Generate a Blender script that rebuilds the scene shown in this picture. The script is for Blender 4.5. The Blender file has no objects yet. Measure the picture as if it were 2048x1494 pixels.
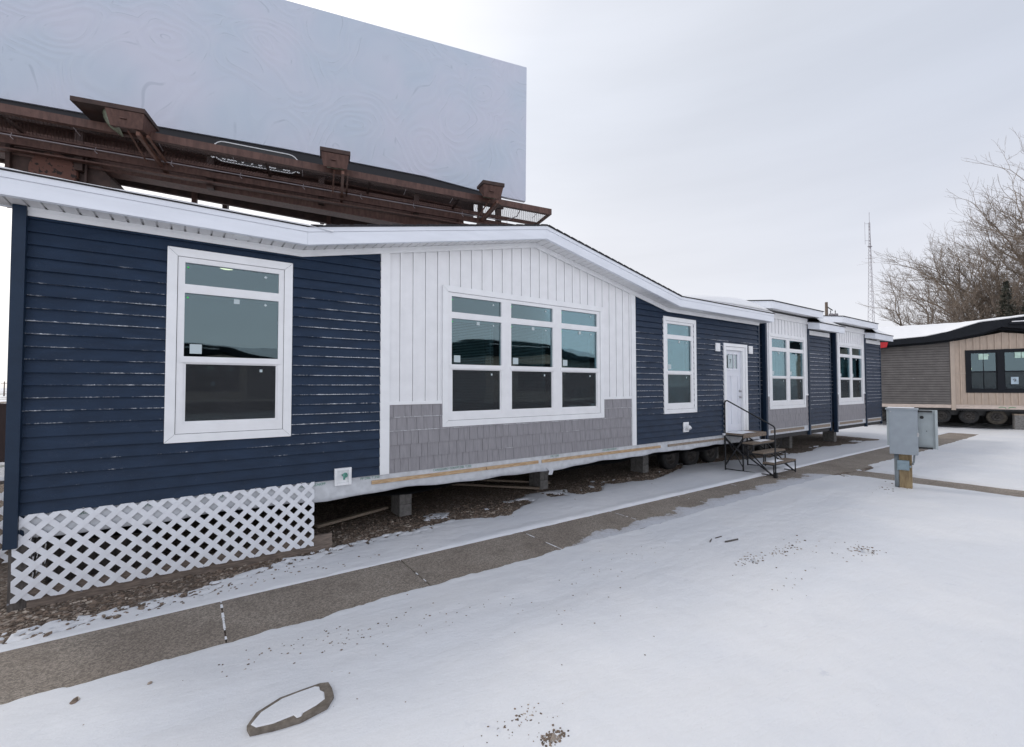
import bpy, math, random
import numpy as np
from mathutils import Vector, Matrix
R = math.radians
S = bpy.context.scene
COL = S.collection
random.seed(7)

# ------------------------------------------------------------------ camera
CAMY, CAMZ = -6.3959, 2.1599
cd = bpy.data.cameras.new('camera'); cam = bpy.data.objects.new('camera', cd); COL.objects.link(cam)
cd.sensor_width = 36; cd.lens = 15.908; cd.clip_start = .05; cd.clip_end = 6000
r_ = Vector((.81755064, -.57585331, -.00197709)); u_ = Vector((-.01471632, -.024325, .99959578)); f_ = Vector((.57566863, .81719108, .02836136))
M = Matrix((r_, u_, -f_)).transposed().to_4x4(); M.translation = Vector((0, CAMY, CAMZ))
cam.matrix_world = M
S.camera = cam

# ------------------------------------------------------------------ world and sun
SUN_EL, SUN_AZ = R(50), R(-28.6)          # azimuth from +Y towards +X
sdir = Vector((math.sin(SUN_AZ)*math.cos(SUN_EL), math.cos(SUN_AZ)*math.cos(SUN_EL), math.sin(SUN_EL)))
W = bpy.data.worlds.new('World'); S.world = W; W.use_nodes = True
nt = W.node_tree; N = nt.nodes; L = nt.links; N.clear()
def nn(tree, t, **k):
    n = tree.nodes.new(t)
    for a, b in k.items(): setattr(n, a, b)
    return n
out = nn(nt, 'ShaderNodeOutputWorld'); bg = nn(nt, 'ShaderNodeBackground')
sky = nn(nt, 'ShaderNodeTexSky', sky_type='NISHITA', sun_disc=False, sun_elevation=SUN_EL, sun_rotation=SUN_AZ)
tc = nn(nt, 'ShaderNodeTexCoord')
dot = nn(nt, 'ShaderNodeVectorMath', operation='DOT_PRODUCT'); dot.inputs[1].default_value = sdir
L.new(tc.outputs['Generated'], dot.inputs[0])
rmp = nn(nt, 'ShaderNodeValToRGB'); el = rmp.color_ramp.elements
el[0].position = 0; el[0].color = (.53, .545, .60, 1); el[1].position = 1; el[1].color = (1.35, 1.30, 1.25, 1)
for p_, c_ in ((.40, (.50, .525, .60, 1)), (.54, (.478, .512, .590, 1)), (.70, (.552, .576, .632, 1)), (.83, (.68, .70, .75, 1)), (.885, (.84, .84, .86, 1)), (.94, (1.12, 1.10, 1.08, 1))):
    e_ = el.new(p_); e_.color = c_
mr = nn(nt, 'ShaderNodeMapRange'); mr.inputs[1].default_value = -1; mr.inputs[2].default_value = 1
L.new(dot.outputs['Value'], mr.inputs[0]); L.new(mr.outputs[0], rmp.inputs[0])
sxyz = nn(nt, 'ShaderNodeSeparateXYZ'); L.new(tc.outputs['Generated'], sxyz.inputs[0])
def wrange(src, a, b, c, d):
    n = nn(nt, 'ShaderNodeMapRange', interpolation_type='SMOOTHSTEP'); L.new(src, n.inputs[0])
    for i, q in zip((1,2,3,4), (a, b, c, d)): n.inputs[i].default_value = q
    return n.outputs[0]
def wmath(op, a, b):
    n = nn(nt, 'ShaderNodeMath', operation=op)
    for i, v in enumerate((a, b)):
        if isinstance(v, (int, float)): n.inputs[i].default_value = v
        else: L.new(v, n.inputs[i])
    return n.outputs[0]
zen = wrange(sxyz.outputs[2], .62, .92, 1.0, .50)
hor = wrange(sxyz.outputs[2], .08, .55, 1.0, 0.0)
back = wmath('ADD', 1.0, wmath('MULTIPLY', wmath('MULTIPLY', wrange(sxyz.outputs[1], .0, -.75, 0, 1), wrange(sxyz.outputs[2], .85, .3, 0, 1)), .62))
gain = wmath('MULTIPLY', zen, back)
# thin cloud structure stretched into bands near the horizon
mp = nn(nt, 'ShaderNodeMapping'); mp.inputs['Scale'].default_value = (1.2, 1.2, 9)
L.new(tc.outputs['Generated'], mp.inputs[0])
nz = nn(nt, 'ShaderNodeTexNoise'); nz.inputs['Scale'].default_value = 2.2; nz.inputs['Detail'].default_value = 5
L.new(mp.outputs[0], nz.inputs[0])
mr2 = nn(nt, 'ShaderNodeMapRange'); mr2.inputs[1].default_value = .3; mr2.inputs[2].default_value = .7; mr2.inputs[3].default_value = .975; mr2.inputs[4].default_value = 1.025
L.new(nz.outputs[0], mr2.inputs[0])
mul = nn(nt, 'ShaderNodeMix', data_type='RGBA', blend_type='MULTIPLY'); mul.inputs[0].default_value = 1
L.new(rmp.outputs[0], mul.inputs[6]); L.new(mr2.outputs[0], mul.inputs[7])
add = nn(nt, 'ShaderNodeMix', data_type='RGBA', blend_type='ADD'); add.inputs[0].default_value = .012
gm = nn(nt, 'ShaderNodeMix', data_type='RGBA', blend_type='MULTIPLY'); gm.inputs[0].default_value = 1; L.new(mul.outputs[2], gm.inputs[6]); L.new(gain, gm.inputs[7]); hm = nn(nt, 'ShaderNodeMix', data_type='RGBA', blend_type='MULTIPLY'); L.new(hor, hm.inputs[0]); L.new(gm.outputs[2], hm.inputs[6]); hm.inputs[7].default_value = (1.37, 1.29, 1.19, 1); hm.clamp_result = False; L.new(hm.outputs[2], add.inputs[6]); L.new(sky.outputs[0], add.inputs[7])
L.new(add.outputs[2], bg.inputs[0]); bg.inputs[1].default_value = 1.0
L.new(bg.outputs[0], out.inputs[0])
ld = bpy.data.lights.new('sun', 'SUN'); ld.energy = .7; ld.angle = R(10); ld.color = (1, .96, .9)
sun = bpy.data.objects.new('sun', ld); COL.objects.link(sun)
sun.rotation_euler = sdir.to_track_quat('Z', 'Y').to_euler(); sun.location = (-10, 15, 30)
S.view_settings.view_transform = 'Standard'; S.view_settings.look = 'None'
S.view_settings.exposure = .27; S.view_settings.gamma = 1
S.render.engine = 'CYCLES'
try:
    S.cycles.max_bounces = 7; S.cycles.transparent_max_bounces = 24
except Exception: pass

# ------------------------------------------------------------------ helpers
class MB:
    def __init__(s): s.v = []; s.f = []; s.T = None
    def add(s, vs, fs):
        n = len(s.v)
        if s.T is not None: vs = [tuple(s.T @ Vector(v)) for v in vs]
        s.v += [tuple(v) for v in vs]; s.f += [tuple(i+n for i in f) for f in fs]; return s
    def box(s, x0, x1, y0, y1, z0, z1):
        return s.add([(x0,y0,z0),(x1,y0,z0),(x1,y1,z0),(x0,y1,z0),(x0,y0,z1),(x1,y0,z1),(x1,y1,z1),(x0,y1,z1)],
                     [(0,3,2,1),(4,5,6,7),(0,1,5,4),(1,2,6,5),(2,3,7,6),(3,0,4,7)])
    def bar(s, a, b, w, h=None, up=(0,0,1)):
        h = h or w; a = Vector(a); b = Vector(b); d = (b-a).normalized(); up = Vector(up)
        if abs(d.dot(up)) > .98: up = Vector((1,0,0))
        x = d.cross(up).normalized(); y = x.cross(d).normalized(); P = []
        for p in (a, b):
            for sx, sy in ((-1,-1),(1,-1),(1,1),(-1,1)): P.append(p + x*sx*w/2 + y*sy*h/2)
        return s.add(P, [(0,3,2,1),(4,5,6,7),(0,1,5,4),(1,2,6,5),(2,3,7,6),(3,0,4,7)])
    def tube(s, pts, rad, n=8, cap=True):
        pts = [Vector(p) for p in pts]; rad = rad if isinstance(rad, (list, tuple)) else [rad]*len(pts)
        P = []; ref = None
        for i, p in enumerate(pts):
            d = (pts[min(i+1, len(pts)-1)] - pts[max(i-1, 0)]).normalized()
            if ref is None: ref = Vector((0,0,1)) if abs(d.z) < .9 else Vector((1,0,0))
            x = d.cross(ref).normalized(); y = x.cross(d).normalized(); ref = y
            for k in range(n):
                t = 2*math.pi*k/n; P.append(p + (x*math.cos(t)+y*math.sin(t))*rad[i])
        F = [(i*n+k, i*n+(k+1)%n, (i+1)*n+(k+1)%n, (i+1)*n+k) for i in range(len(pts)-1) for k in range(n)]
        if cap: F += [tuple(range(n))[::-1], tuple((len(pts)-1)*n+k for k in range(n))]
        return s.add(P, F)
    def lathe(s, prof, c, axis=(0,1,0), n=24):
        a = Vector(axis).normalized(); x = a.cross(Vector((0,0,1)));
        x = x.normalized() if x.length > .1 else Vector((1,0,0)); y = a.cross(x); c = Vector(c); P = []
        for r, t in prof:
            for k in range(n):
                q = 2*math.pi*k/n; P.append(c + a*t + (x*math.cos(q)+y*math.sin(q))*r)
        F = [(i*n+k, i*n+(k+1)%n, (i+1)*n+(k+1)%n, (i+1)*n+k) for i in range(len(prof)-1) for k in range(n)]
        return s.add(P, F)
    def poly_y(s, pts, y0, y1):
        "prism from an (x,z) outline between y0 and y1"
        n = len(pts); P = [(x,y0,z) for x,z in pts] + [(x,y1,z) for x,z in pts]
        return s.add(P, [tuple(range(n)), tuple(range(2*n-1, n-1, -1))] + [(i, (i+n), (i+1)%n+n, (i+1)%n) for i in range(n)])
    def poly_z(s, pts, z0, z1):
        n = len(pts); P = [(x,y,z0) for x,y in pts] + [(x,y,z1) for x,y in pts]
        return s.add(P, [tuple(range(n))[::-1], tuple(range(n, 2*n))] + [(i, (i+1)%n, (i+1)%n+n, i+n) for i in range(n)])
    def build_each(s, name, mat, parent=None, **kw):
        "one object for every loose piece"
        p = list(range(len(s.v)))
        def f(i):
            while p[i] != i: p[i] = p[p[i]]; i = p[i]
            return i
        for q in s.f:
            for i in q[1:]: p[f(i)] = f(q[0])
        gr = {}
        for q in s.f: gr.setdefault(f(q[0]), []).append(q)
        o = None
        for fs_ in gr.values():
            ids = sorted({i for q in fs_ for i in q}); mp_ = {j: k for k, j in enumerate(ids)}
            m = MB(); m.v = [s.v[i] for i in ids]; m.f = [tuple(mp_[i] for i in q) for q in fs_]; o = m.build(name, mat, parent, **kw)
        return o
    def build(s, name, mat, parent=None, smooth=False, bevel=0, fix=True):
        me = bpy.data.meshes.new(name); me.from_pydata(s.v, [], s.f)
        if fix:
            import bmesh
            bm = bmesh.new(); bm.from_mesh(me); bmesh.ops.recalc_face_normals(bm, faces=bm.faces)
            if bevel: bmesh.ops.bevel(bm, geom=[e for e in bm.edges if e.is_manifold and e.calc_face_angle(0) > .5], offset=bevel, segments=2, affect='EDGES', profile=.7)
            bm.to_mesh(me); bm.free()
        if smooth: me.polygons.foreach_set('use_smooth', [True]*len(me.polygons))
        me.materials.append(mat); o = bpy.data.objects.new(name, me); COL.objects.link(o)
        if parent is not None: o.parent = parent
        return o
def tag(o, label=None, cat=None, group=None, kind=None):
    for k, v in (('label', label), ('category', cat), ('group', group), ('kind', kind)):
        if v: o[k] = v
    return o
def thing(name, label, cat, loc=(0,0,0), rz=0, group=None):
    o = bpy.data.objects.new(name, None); o.empty_display_size = .2; COL.objects.link(o)
    o.location = loc; o.rotation_euler = (0,0,rz); return tag(o, label, cat, group)
def kids(o): return [c for c in bpy.data.objects if c.parent == o]
def dup(o, parent=None):
    ks = kids(o); c = o.copy(); COL.objects.link(c); c.parent = parent
    for k in ks: dup(k, c)
    return c
def text(name, s, size, mat, parent, M4, ext=.0015, italic=0, align='CENTER', bold=0., spc=1.):
    cu = bpy.data.curves.new(name, 'FONT'); cu.body = s; cu.size = size; cu.extrude = ext; cu.align_x = align; cu.align_y = 'CENTER'; cu.shear = italic; cu.offset = bold; cu.space_character = spc
    tmp = bpy.data.objects.new('tmp', cu); COL.objects.link(tmp)
    dg = bpy.context.evaluated_depsgraph_get(); dg.update()
    me = bpy.data.meshes.new_from_object(tmp.evaluated_get(dg)); bpy.data.objects.remove(tmp)
    me.transform(M4); me.materials.clear(); me.materials.append(mat); me.name = name
    o = bpy.data.objects.new(name, me); COL.objects.link(o); o.parent = parent; return o
FRONT = Matrix.Rotation(R(90), 4, 'X')     # text on a wall facing -Y

# ------------------------------------------------------------------ materials
def material(name):
    m = bpy.data.materials.new(name); m.use_nodes = True; t = m.node_tree; b = t.nodes['Principled BSDF']; return m, t, b
def pbr(name, col, rough=.6, var=.12, scale=6, bump=.0, bscale=60, metal=0, stretch=(1,1,1), spec=.5, col2=None, lo=.35, hi=.65, detail=4, bdist=.01):
    m, t, b = material(name)
    b.inputs['Roughness'].default_value = rough; b.inputs['Metallic'].default_value = metal; b.inputs['Specular IOR Level'].default_value = spec
    co = nn(t, 'ShaderNodeTexCoord'); mp = nn(t, 'ShaderNodeMapping'); mp.inputs['Scale'].default_value = stretch
    t.links.new(co.outputs['Object'], mp.inputs[0])
    n1 = nn(t, 'ShaderNodeTexNoise'); n1.inputs['Scale'].default_value = scale; n1.inputs['Detail'].default_value = detail
    t.links.new(mp.outputs[0], n1.inputs[0])
    rp = nn(t, 'ShaderNodeValToRGB'); e = rp.color_ramp.elements; e[0].position = lo; e[1].position = hi
    c2 = col2 or tuple(min(1, c*(1+var)) for c in col); c1 = col if col2 else tuple(c*(1-var) for c in col)
    e[0].color = (*c1, 1); e[1].color = (*c2, 1)
    t.links.new(n1.outputs[0], rp.inputs[0]); t.links.new(rp.outputs[0], b.inputs['Base Color'])
    if bump:
        n2 = nn(t, 'ShaderNodeTexNoise'); n2.inputs['Scale'].default_value = bscale; n2.inputs['Detail'].default_value = 6
        t.links.new(mp.outputs[0], n2.inputs[0])
        bp = nn(t, 'ShaderNodeBump'); bp.inputs['Strength'].default_value = bump; bp.inputs['Distance'].default_value = bdist
        t.links.new(n2.outputs[0], bp.inputs['Height']); t.links.new(bp.outputs[0], b.inputs['Normal'])
    m['rp'] = rp.name
    return m
def mathn(t, op, a, b=None, c=None, clamp=False):
    n = nn(t, 'ShaderNodeMath', operation=op); n.use_clamp = clamp
    for i, v in enumerate((a, b, c)):
        if v is None: continue
        if isinstance(v, (int, float)): n.inputs[i].default_value = v
        else: t.links.new(v, n.inputs[i])
    return n.outputs[0]
def smooth(t, v, lo, hi, a=0., b=1.):
    n = nn(t, 'ShaderNodeMapRange', interpolation_type='SMOOTHSTEP'); t.links.new(v, n.inputs[0])
    for i, q in zip((1,2,3,4), (lo, hi, a, b)): n.inputs[i].default_value = q
    return n.outputs[0]
def noise(t, vec, scale, detail=3, rough=.5, out=0):
    n = nn(t, 'ShaderNodeTexNoise'); n.inputs['Scale'].default_value = scale; n.inputs['Detail'].default_value = detail; n.inputs['Roughness'].default_value = rough
    if vec is not None: t.links.new(vec, n.inputs[0])
    return n.outputs[out]
def mixc(t, f, a, b, mode='MIX'):
    n = nn(t, 'ShaderNodeMix', data_type='RGBA', blend_type=mode)
    for i, v in ((0, f), (6, a), (7, b)):
        if isinstance(v, tuple): n.inputs[i].default_value = (*v, 1)
        elif isinstance(v, (int, float)): n.inputs[i].default_value = v
        else: t.links.new(v, n.inputs[i])
    return n.outputs[2]
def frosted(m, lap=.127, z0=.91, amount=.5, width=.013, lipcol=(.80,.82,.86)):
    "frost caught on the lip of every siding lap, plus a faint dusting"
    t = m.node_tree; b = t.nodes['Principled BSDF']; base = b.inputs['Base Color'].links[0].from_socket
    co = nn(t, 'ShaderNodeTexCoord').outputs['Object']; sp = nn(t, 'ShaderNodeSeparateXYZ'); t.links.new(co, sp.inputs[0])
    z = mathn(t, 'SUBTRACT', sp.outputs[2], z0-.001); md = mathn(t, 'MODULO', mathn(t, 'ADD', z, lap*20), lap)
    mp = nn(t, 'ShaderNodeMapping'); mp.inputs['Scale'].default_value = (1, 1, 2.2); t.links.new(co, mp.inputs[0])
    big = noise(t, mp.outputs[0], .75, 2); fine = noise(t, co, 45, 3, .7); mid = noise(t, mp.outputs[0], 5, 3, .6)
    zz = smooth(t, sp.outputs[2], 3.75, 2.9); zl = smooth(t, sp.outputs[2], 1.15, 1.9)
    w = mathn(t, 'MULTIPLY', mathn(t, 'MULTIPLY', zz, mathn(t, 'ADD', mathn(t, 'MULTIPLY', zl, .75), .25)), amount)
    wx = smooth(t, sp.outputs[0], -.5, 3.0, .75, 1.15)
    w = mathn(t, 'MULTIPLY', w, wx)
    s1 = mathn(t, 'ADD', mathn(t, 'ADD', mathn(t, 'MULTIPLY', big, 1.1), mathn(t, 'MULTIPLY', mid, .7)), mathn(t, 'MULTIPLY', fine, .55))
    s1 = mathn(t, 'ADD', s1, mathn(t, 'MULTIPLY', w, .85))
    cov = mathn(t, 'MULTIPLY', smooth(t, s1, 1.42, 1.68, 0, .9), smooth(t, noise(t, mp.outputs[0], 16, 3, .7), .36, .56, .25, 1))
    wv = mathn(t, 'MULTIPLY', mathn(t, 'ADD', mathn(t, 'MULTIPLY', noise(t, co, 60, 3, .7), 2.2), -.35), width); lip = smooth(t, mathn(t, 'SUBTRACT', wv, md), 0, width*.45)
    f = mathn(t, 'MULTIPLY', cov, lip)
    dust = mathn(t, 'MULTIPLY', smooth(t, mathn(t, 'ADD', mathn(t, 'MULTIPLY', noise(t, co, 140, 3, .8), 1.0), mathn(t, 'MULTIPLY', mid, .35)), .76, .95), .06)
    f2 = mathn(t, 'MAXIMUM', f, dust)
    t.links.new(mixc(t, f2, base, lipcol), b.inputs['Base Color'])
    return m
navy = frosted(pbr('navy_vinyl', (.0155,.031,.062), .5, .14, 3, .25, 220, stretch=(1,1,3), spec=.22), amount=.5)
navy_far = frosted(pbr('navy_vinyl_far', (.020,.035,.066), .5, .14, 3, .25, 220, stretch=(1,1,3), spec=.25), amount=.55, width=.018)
navytrim = pbr('navy_trim', (.013,.028,.055), .45, .1, 4, .15, 300, spec=.25)
white = pbr('white_vinyl', (.82,.825,.84), .45, .03, 5, .12, 200)
whitetrim = pbr('white_trim', (.84,.85,.865), .42, .03, 5, .1, 200)
fasc = pbr('white_fascia', (.77,.80,.86), .35, .04, 2, .1, 30, stretch=(.6,1,4))
soffitm = pbr('white_soffit', (.74,.74,.75), .5, .03, 5)
shake = pbr('grey_shake', (.275,.266,.283), .6, .09, 9, .6, 60, stretch=(3,1,.5))
frosted(shake, lap=.2, z0=.91, amount=.62, width=.012)
wrapm = pbr('house_wrap', (.57,.59,.62), .55, .10, 9, .35, 9, bdist=.012)
blackp = pbr('belly_sheet', (.012,.012,.014), .6, .2, 5, .6, 8)
steel_dk = pbr('black_steel', (.012,.013,.016), .4, .3, 12, .2, 60)
lumber = pbr('lumber', (.40,.25,.13), .7, .35, 9, .3, 30, stretch=(1,6,6), col2=(.58,.42,.26))
lumber_old = pbr('weathered_lumber', (.20,.155,.12), .8, .35, 14, .4, 40, stretch=(1,7,7), col2=(.36,.30,.24))
treadm = pbr('tread_wood', (.13,.10,.078), .85, .35, 14, .4, 40, stretch=(1,7,7), col2=(.27,.215,.165))
post_grey = pbr('grey_lumber', (.070,.062,.058), .85, .3, 9, .5, 40, stretch=(5,5,1), col2=(.14,.125,.115))
skirtwood = pbr('skirt_board', (.13,.105,.09), .85, .3, 9, .4, 40, stretch=(1,7,7), col2=(.24,.19,.155))
concrete_b = pbr('concrete_block', (.20,.195,.19), .9, .2, 18, .7, 120)
rubber = pbr('tyre_rubber', (.018,.018,.019), .75, .35, 10, .4, 60)
rubber_dirty = pbr('dirty_tyre', (.06,.052,.042), .85, .4, 8, .4, 60)
rimm = pbr('rusty_rim', (.05,.045,.042), .5, .4, 14, metal=.3)
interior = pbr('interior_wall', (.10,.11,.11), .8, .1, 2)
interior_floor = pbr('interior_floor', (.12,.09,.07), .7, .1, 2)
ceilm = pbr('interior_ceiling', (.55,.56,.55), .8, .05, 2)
blindm = pbr('blind_slats', (.62,.66,.68), .5, .05, 4)
shinglem = pbr('shingles', (.035,.035,.04), .9, .4, 25, .8, 60)
meshgrey = pbr('screw_grey', (.25,.25,.27), .5)
stickm = pbr('paper_sticker', (.50,.58,.60), .6, .03)
greendot = pbr('green_dot', (.05,.65,.12), .5, .05)
printgreen = pbr('green_print', (.10,.26,.20), .6, .2)
inkm = pbr('black_ink', (.02,.02,.025), .6)
doorm = pbr('white_door', (.72,.74,.80), .35, .03, 3)
chrome = pbr('brushed_metal', (.45,.45,.46), .35, .2, 10, metal=.8)
lattm = pbr('white_lattice', (.76,.78,.82), .45, .04, 8)
galv = pbr('grey_cabinet', (.29,.33,.37), .42, .06, 5, .15, 90)
galv_l = pbr('light_cabinet', (.40,.45,.47), .42, .06, 5, .15, 90)
pvc = pbr('grey_conduit', (.20,.23,.25), .45, .06, 5)
post_wood = pbr('treated_post', (.21,.145,.075), .75, .35, 5, .5, 50, stretch=(7,7,1), col2=(.36,.27,.15), detail=6)
rustm = pbr('rust_brown_steel', (.075,.034,.026), .6, .3, 5, .35, 40, stretch=(3,3,.7), col2=(.125,.062,.048))
rust_dk = pbr('dark_rust_steel', (.035,.018,.015), .65, .3, 5, .35, 40, col2=(.065,.035,.028))
rust_peel = pbr('peeling_rust', (.018,.010,.009), .7, .3, 9, .4, 40, col2=(.12,.05,.036), lo=.42, hi=.47)
rust_lt = pbr('light_rust_steel', (.17,.08,.055), .6, .2, 6, .3, 40)
conduit_w = pbr('pale_conduit', (.38,.34,.36), .4, .1, 6, metal=.3)
boardback = pbr('black_apron', (.008,.008,.012), .6)
blackfasc = pbr('black_fascia', (.009,.011,.016), .5, .15, 5, spec=.2)
greysid = frosted(pbr('grey_vinyl', (.145,.132,.125), .5, .12, 3, .15, 150), amount=.05, z0=1.38)
tansid = pbr('tan_vinyl', (.50,.40,.325), .5, .07, 3, .1, 150, stretch=(3,3,1))
tantrim = pbr('tan_trim', (.50,.41,.34), .5, .05, 3)
brownf = pbr('brown_fence', (.030,.014,.014), .6, .2, 5, stretch=(6,6,1))
redm = pbr('red_panel', (.55,.012,.02), .45, .1, 4)
barkm = pbr('bark', (.14,.11,.088), .9, .3, 9, .6, 30, stretch=(3,3,1), col2=(.28,.23,.19))
barkm2 = pbr('pale_twigs', (.14,.11,.085), .9, .3, 9, 0, 30, col2=(.25,.20,.16))
needle = pbr('spruce_needles', (.022,.026,.018), .8, .4, 3, col2=(.055,.05,.035))
mastm = pbr('mast_steel', (.27,.25,.27), .5, .2, 1)
polem = pbr('pole_wood', (.13,.10,.08), .85, .3, 3, stretch=(5,5,1))
snow_edge = pbr('roof_snow', (.86,.87,.90), .6, .02, 4, .35, 12, bdist=.03)

def glass(name, refl, tint, tintf):
    m, t, b = material(name); o = t.nodes['Material Output']; t.nodes.remove(b)
    g = nn(t, 'ShaderNodeBsdfGlossy'); g.inputs['Color'].default_value = (*refl, 1); g.inputs['Roughness'].default_value = .015
    co = nn(t, 'ShaderNodeTexCoord').outputs['Object']
    bp = nn(t, 'ShaderNodeBump'); bp.inputs['Strength'].default_value = .045; bp.inputs['Distance'].default_value = .02
    t.links.new(noise(t, co, 2.2, 1), bp.inputs['Height']); t.links.new(bp.outputs[0], g.inputs['Normal'])
    tr = nn(t, 'ShaderNodeBsdfTransparent'); tr.inputs['Color'].default_value = (*tint, 1)
    lw = nn(t, 'ShaderNodeLayerWeight'); lw.inputs['Blend'].default_value = .35
    f = mathn(t, 'ADD', mathn(t, 'MULTIPLY', lw.outputs['Fresnel'], .50), tintf, clamp=True)
    mx = nn(t, 'ShaderNodeMixShader'); t.links.new(f, mx.inputs[0]); t.links.new(tr.outputs[0], mx.inputs[1]); t.links.new(g.outputs[0], mx.inputs[2])
    t.links.new(mx.outputs[0], o.inputs[0]); return m
glassm = glass('window_glass', (.70,.88,.96), (.54,.65,.66), .085)
glassc = glass('door_glass', (.85,.92,.97), (.6,.68,.7), .18)
def screenmat():
    m, t, b = material('insect_screen'); o = t.nodes['Material Output']
    b.inputs['Base Color'].default_value = (.034,.037,.042,1); b.inputs['Roughness'].default_value = .8
    tr = nn(t, 'ShaderNodeBsdfTransparent'); mx = nn(t, 'ShaderNodeMixShader')
    co = nn(t, 'ShaderNodeTexCoord').outputs['Object']
    f = smooth(t, noise(t, co, 3, 3), .3, .7, .52, .62); t.links.new(f, mx.inputs[0])
    t.links.new(tr.outputs[0], mx.inputs[1]); t.links.new(b.outputs[0], mx.inputs[2]); t.links.new(mx.outputs[0], o.inputs[0]); return m
screenm = screenmat()
def lampglow():
    m, t, b = material('ceiling_lamp'); b.inputs['Base Color'].default_value = (.8,.7,.5,1)
    b.inputs['Emission Color'].default_value = (1,.82,.5,1); b.inputs['Emission Strength'].default_value = 2.6; return m
lampm = lampglow()
def swirlmat():
    m, t, b = material('billboard_face'); co = nn(t, 'ShaderNodeTexCoord').outputs['Object']
    b.inputs['Roughness'].default_value = .45
    mp = nn(t, 'ShaderNodeMapping'); mp.inputs['Scale'].default_value = (1, 0, 1); t.links.new(co, mp.inputs[0])
    wc = noise(t, mp.outputs[0], .33, 2, .5, 1)
    vm = nn(t, 'ShaderNodeVectorMath', operation='SCALE'); vm.inputs['Scale'].default_value = 3.0; t.links.new(wc, vm.inputs[0])
    va = nn(t, 'ShaderNodeVectorMath', operation='ADD'); t.links.new(vm.outputs[0], va.inputs[0]); t.links.new(mp.outputs[0], va.inputs[1])
    v2 = nn(t, 'ShaderNodeVectorMath', operation='MULTIPLY'); v2.inputs[1].default_value = (1,0,1); t.links.new(va.outputs[0], v2.inputs[0])
    vo = nn(t, 'ShaderNodeTexVoronoi', feature='F1', distance='EUCLIDEAN'); vo.inputs['Scale'].default_value = .62; t.links.new(v2.outputs[0], vo.inputs[0])
    ph = mathn(t, 'ADD', mathn(t, 'MULTIPLY', vo.outputs['Distance'], 46), mathn(t, 'MULTIPLY', noise(t, v2.outputs[0], 1.3, 2), 5))
    sn = mathn(t, 'SINE', ph)
    ln = smooth(t, sn, .90, 1.0)
    gate = smooth(t, noise(t, v2.outputs[0], 1.9, 3, .6), .48, .66)
    ln2 = mathn(t, 'MULTIPLY', ln, gate)
    big = noise(t, mp.outputs[0], .45, 2)
    base = mixc(t, smooth(t, big, .35, .65), (.50,.565,.66), (.565,.585,.68))
    base = mixc(t, mathn(t, 'MULTIPLY', smooth(t, sn, -1, 1), .08), base, (.64,.68,.73))
    c = mixc(t, mathn(t, 'MULTIPLY', ln2, .34), base, (.26,.31,.38))
    t.links.new(c, b.inputs['Base Color'])
    bp = nn(t, 'ShaderNodeBump'); bp.inputs['Strength'].default_value = .25; bp.inputs['Distance'].default_value = .02
    t.links.new(sn, bp.inputs['Height']); t.links.new(bp.outputs[0], b.inputs['Normal']); return m
def gratemat():
    m, t, b = material('expanded_mesh'); o = t.nodes['Material Output']
    b.inputs['Base Color'].default_value = (.060,.030,.025,1); b.inputs['Roughness'].default_value = .6
    co = nn(t, 'ShaderNodeTexCoord').outputs['Object']; sp = nn(t, 'ShaderNodeSeparateXYZ'); t.links.new(co, sp.inputs[0])
    a = mathn(t, 'ADD', mathn(t, 'MULTIPLY', sp.outputs[0], 16), mathn(t, 'MULTIPLY', sp.outputs[1], 7)); c = mathn(t, 'SUBTRACT', mathn(t, 'MULTIPLY', sp.outputs[0], 16), mathn(t, 'MULTIPLY', sp.outputs[1], 7))
    w1 = mathn(t, 'ABSOLUTE', mathn(t, 'SUBTRACT', mathn(t, 'FRACT', mathn(t, 'ADD', a, 500)), .5)); w2 = mathn(t, 'ABSOLUTE', mathn(t, 'SUBTRACT', mathn(t, 'FRACT', mathn(t, 'ADD', c, 500)), .5))
    f = mathn(t, 'MAXIMUM', mathn(t, 'LESS_THAN', w1, .075), mathn(t, 'LESS_THAN', w2, .075))
    tr = nn(t, 'ShaderNodeBsdfTransparent'); mx = nn(t, 'ShaderNodeMixShader'); t.links.new(f, mx.inputs[0])
    t.links.new(tr.outputs[0], mx.inputs[1]); t.links.new(b.outputs[0], mx.inputs[2]); t.links.new(mx.outputs[0], o.inputs[0]); return m
swirl = swirlmat(); gratem = gratemat()
def snowmat():
    m, t, b = material('snow'); co = nn(t, 'ShaderNodeTexCoord').outputs['Object']
    b.inputs['Roughness'].default_value = .55; b.inputs['Specular IOR Level'].default_value = .25
    b.inputs['Subsurface Weight'].default_value = .0
    c = mixc(t, smooth(t, noise(t, co, .55, 4, .6), .35, .68), (.735,.755,.80), (.79,.80,.83))
    c = mixc(t, smooth(t, noise(t, co, 4.5, 5, .7), .62, .78), c, (.66,.68,.74))
    c = mixc(t, mathn(t, 'MULTIPLY', smooth(t, noise(t, co, 60, 2, .6), .73, .78), .6), c, (.40,.37,.35))
    t.links.new(c, b.inputs['Base Color'])
    mp = nn(t, 'ShaderNodeMapping'); mp.inputs['Scale'].default_value = (1, 2.6, 1); mp.inputs['Rotation'].default_value = (0, 0, R(22)); t.links.new(co, mp.inputs[0])
    b1 = nn(t, 'ShaderNodeBump'); b1.inputs['Strength'].default_value = .60; b1.inputs['Distance'].default_value = .03
    t.links.new(noise(t, mp.outputs[0], 3.2, 6, .6), b1.inputs['Height'])
    b2 = nn(t, 'ShaderNodeBump'); b2.inputs['Strength'].default_value = .30; b2.inputs['Distance'].default_value = .006
    t.links.new(noise(t, co, 70, 4, .7), b2.inputs['Height']); t.links.new(b1.outputs[0], b2.inputs['Normal']); t.links.new(b2.outputs[0], b.inputs['Normal']); return m
snowm = snowmat()
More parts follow.
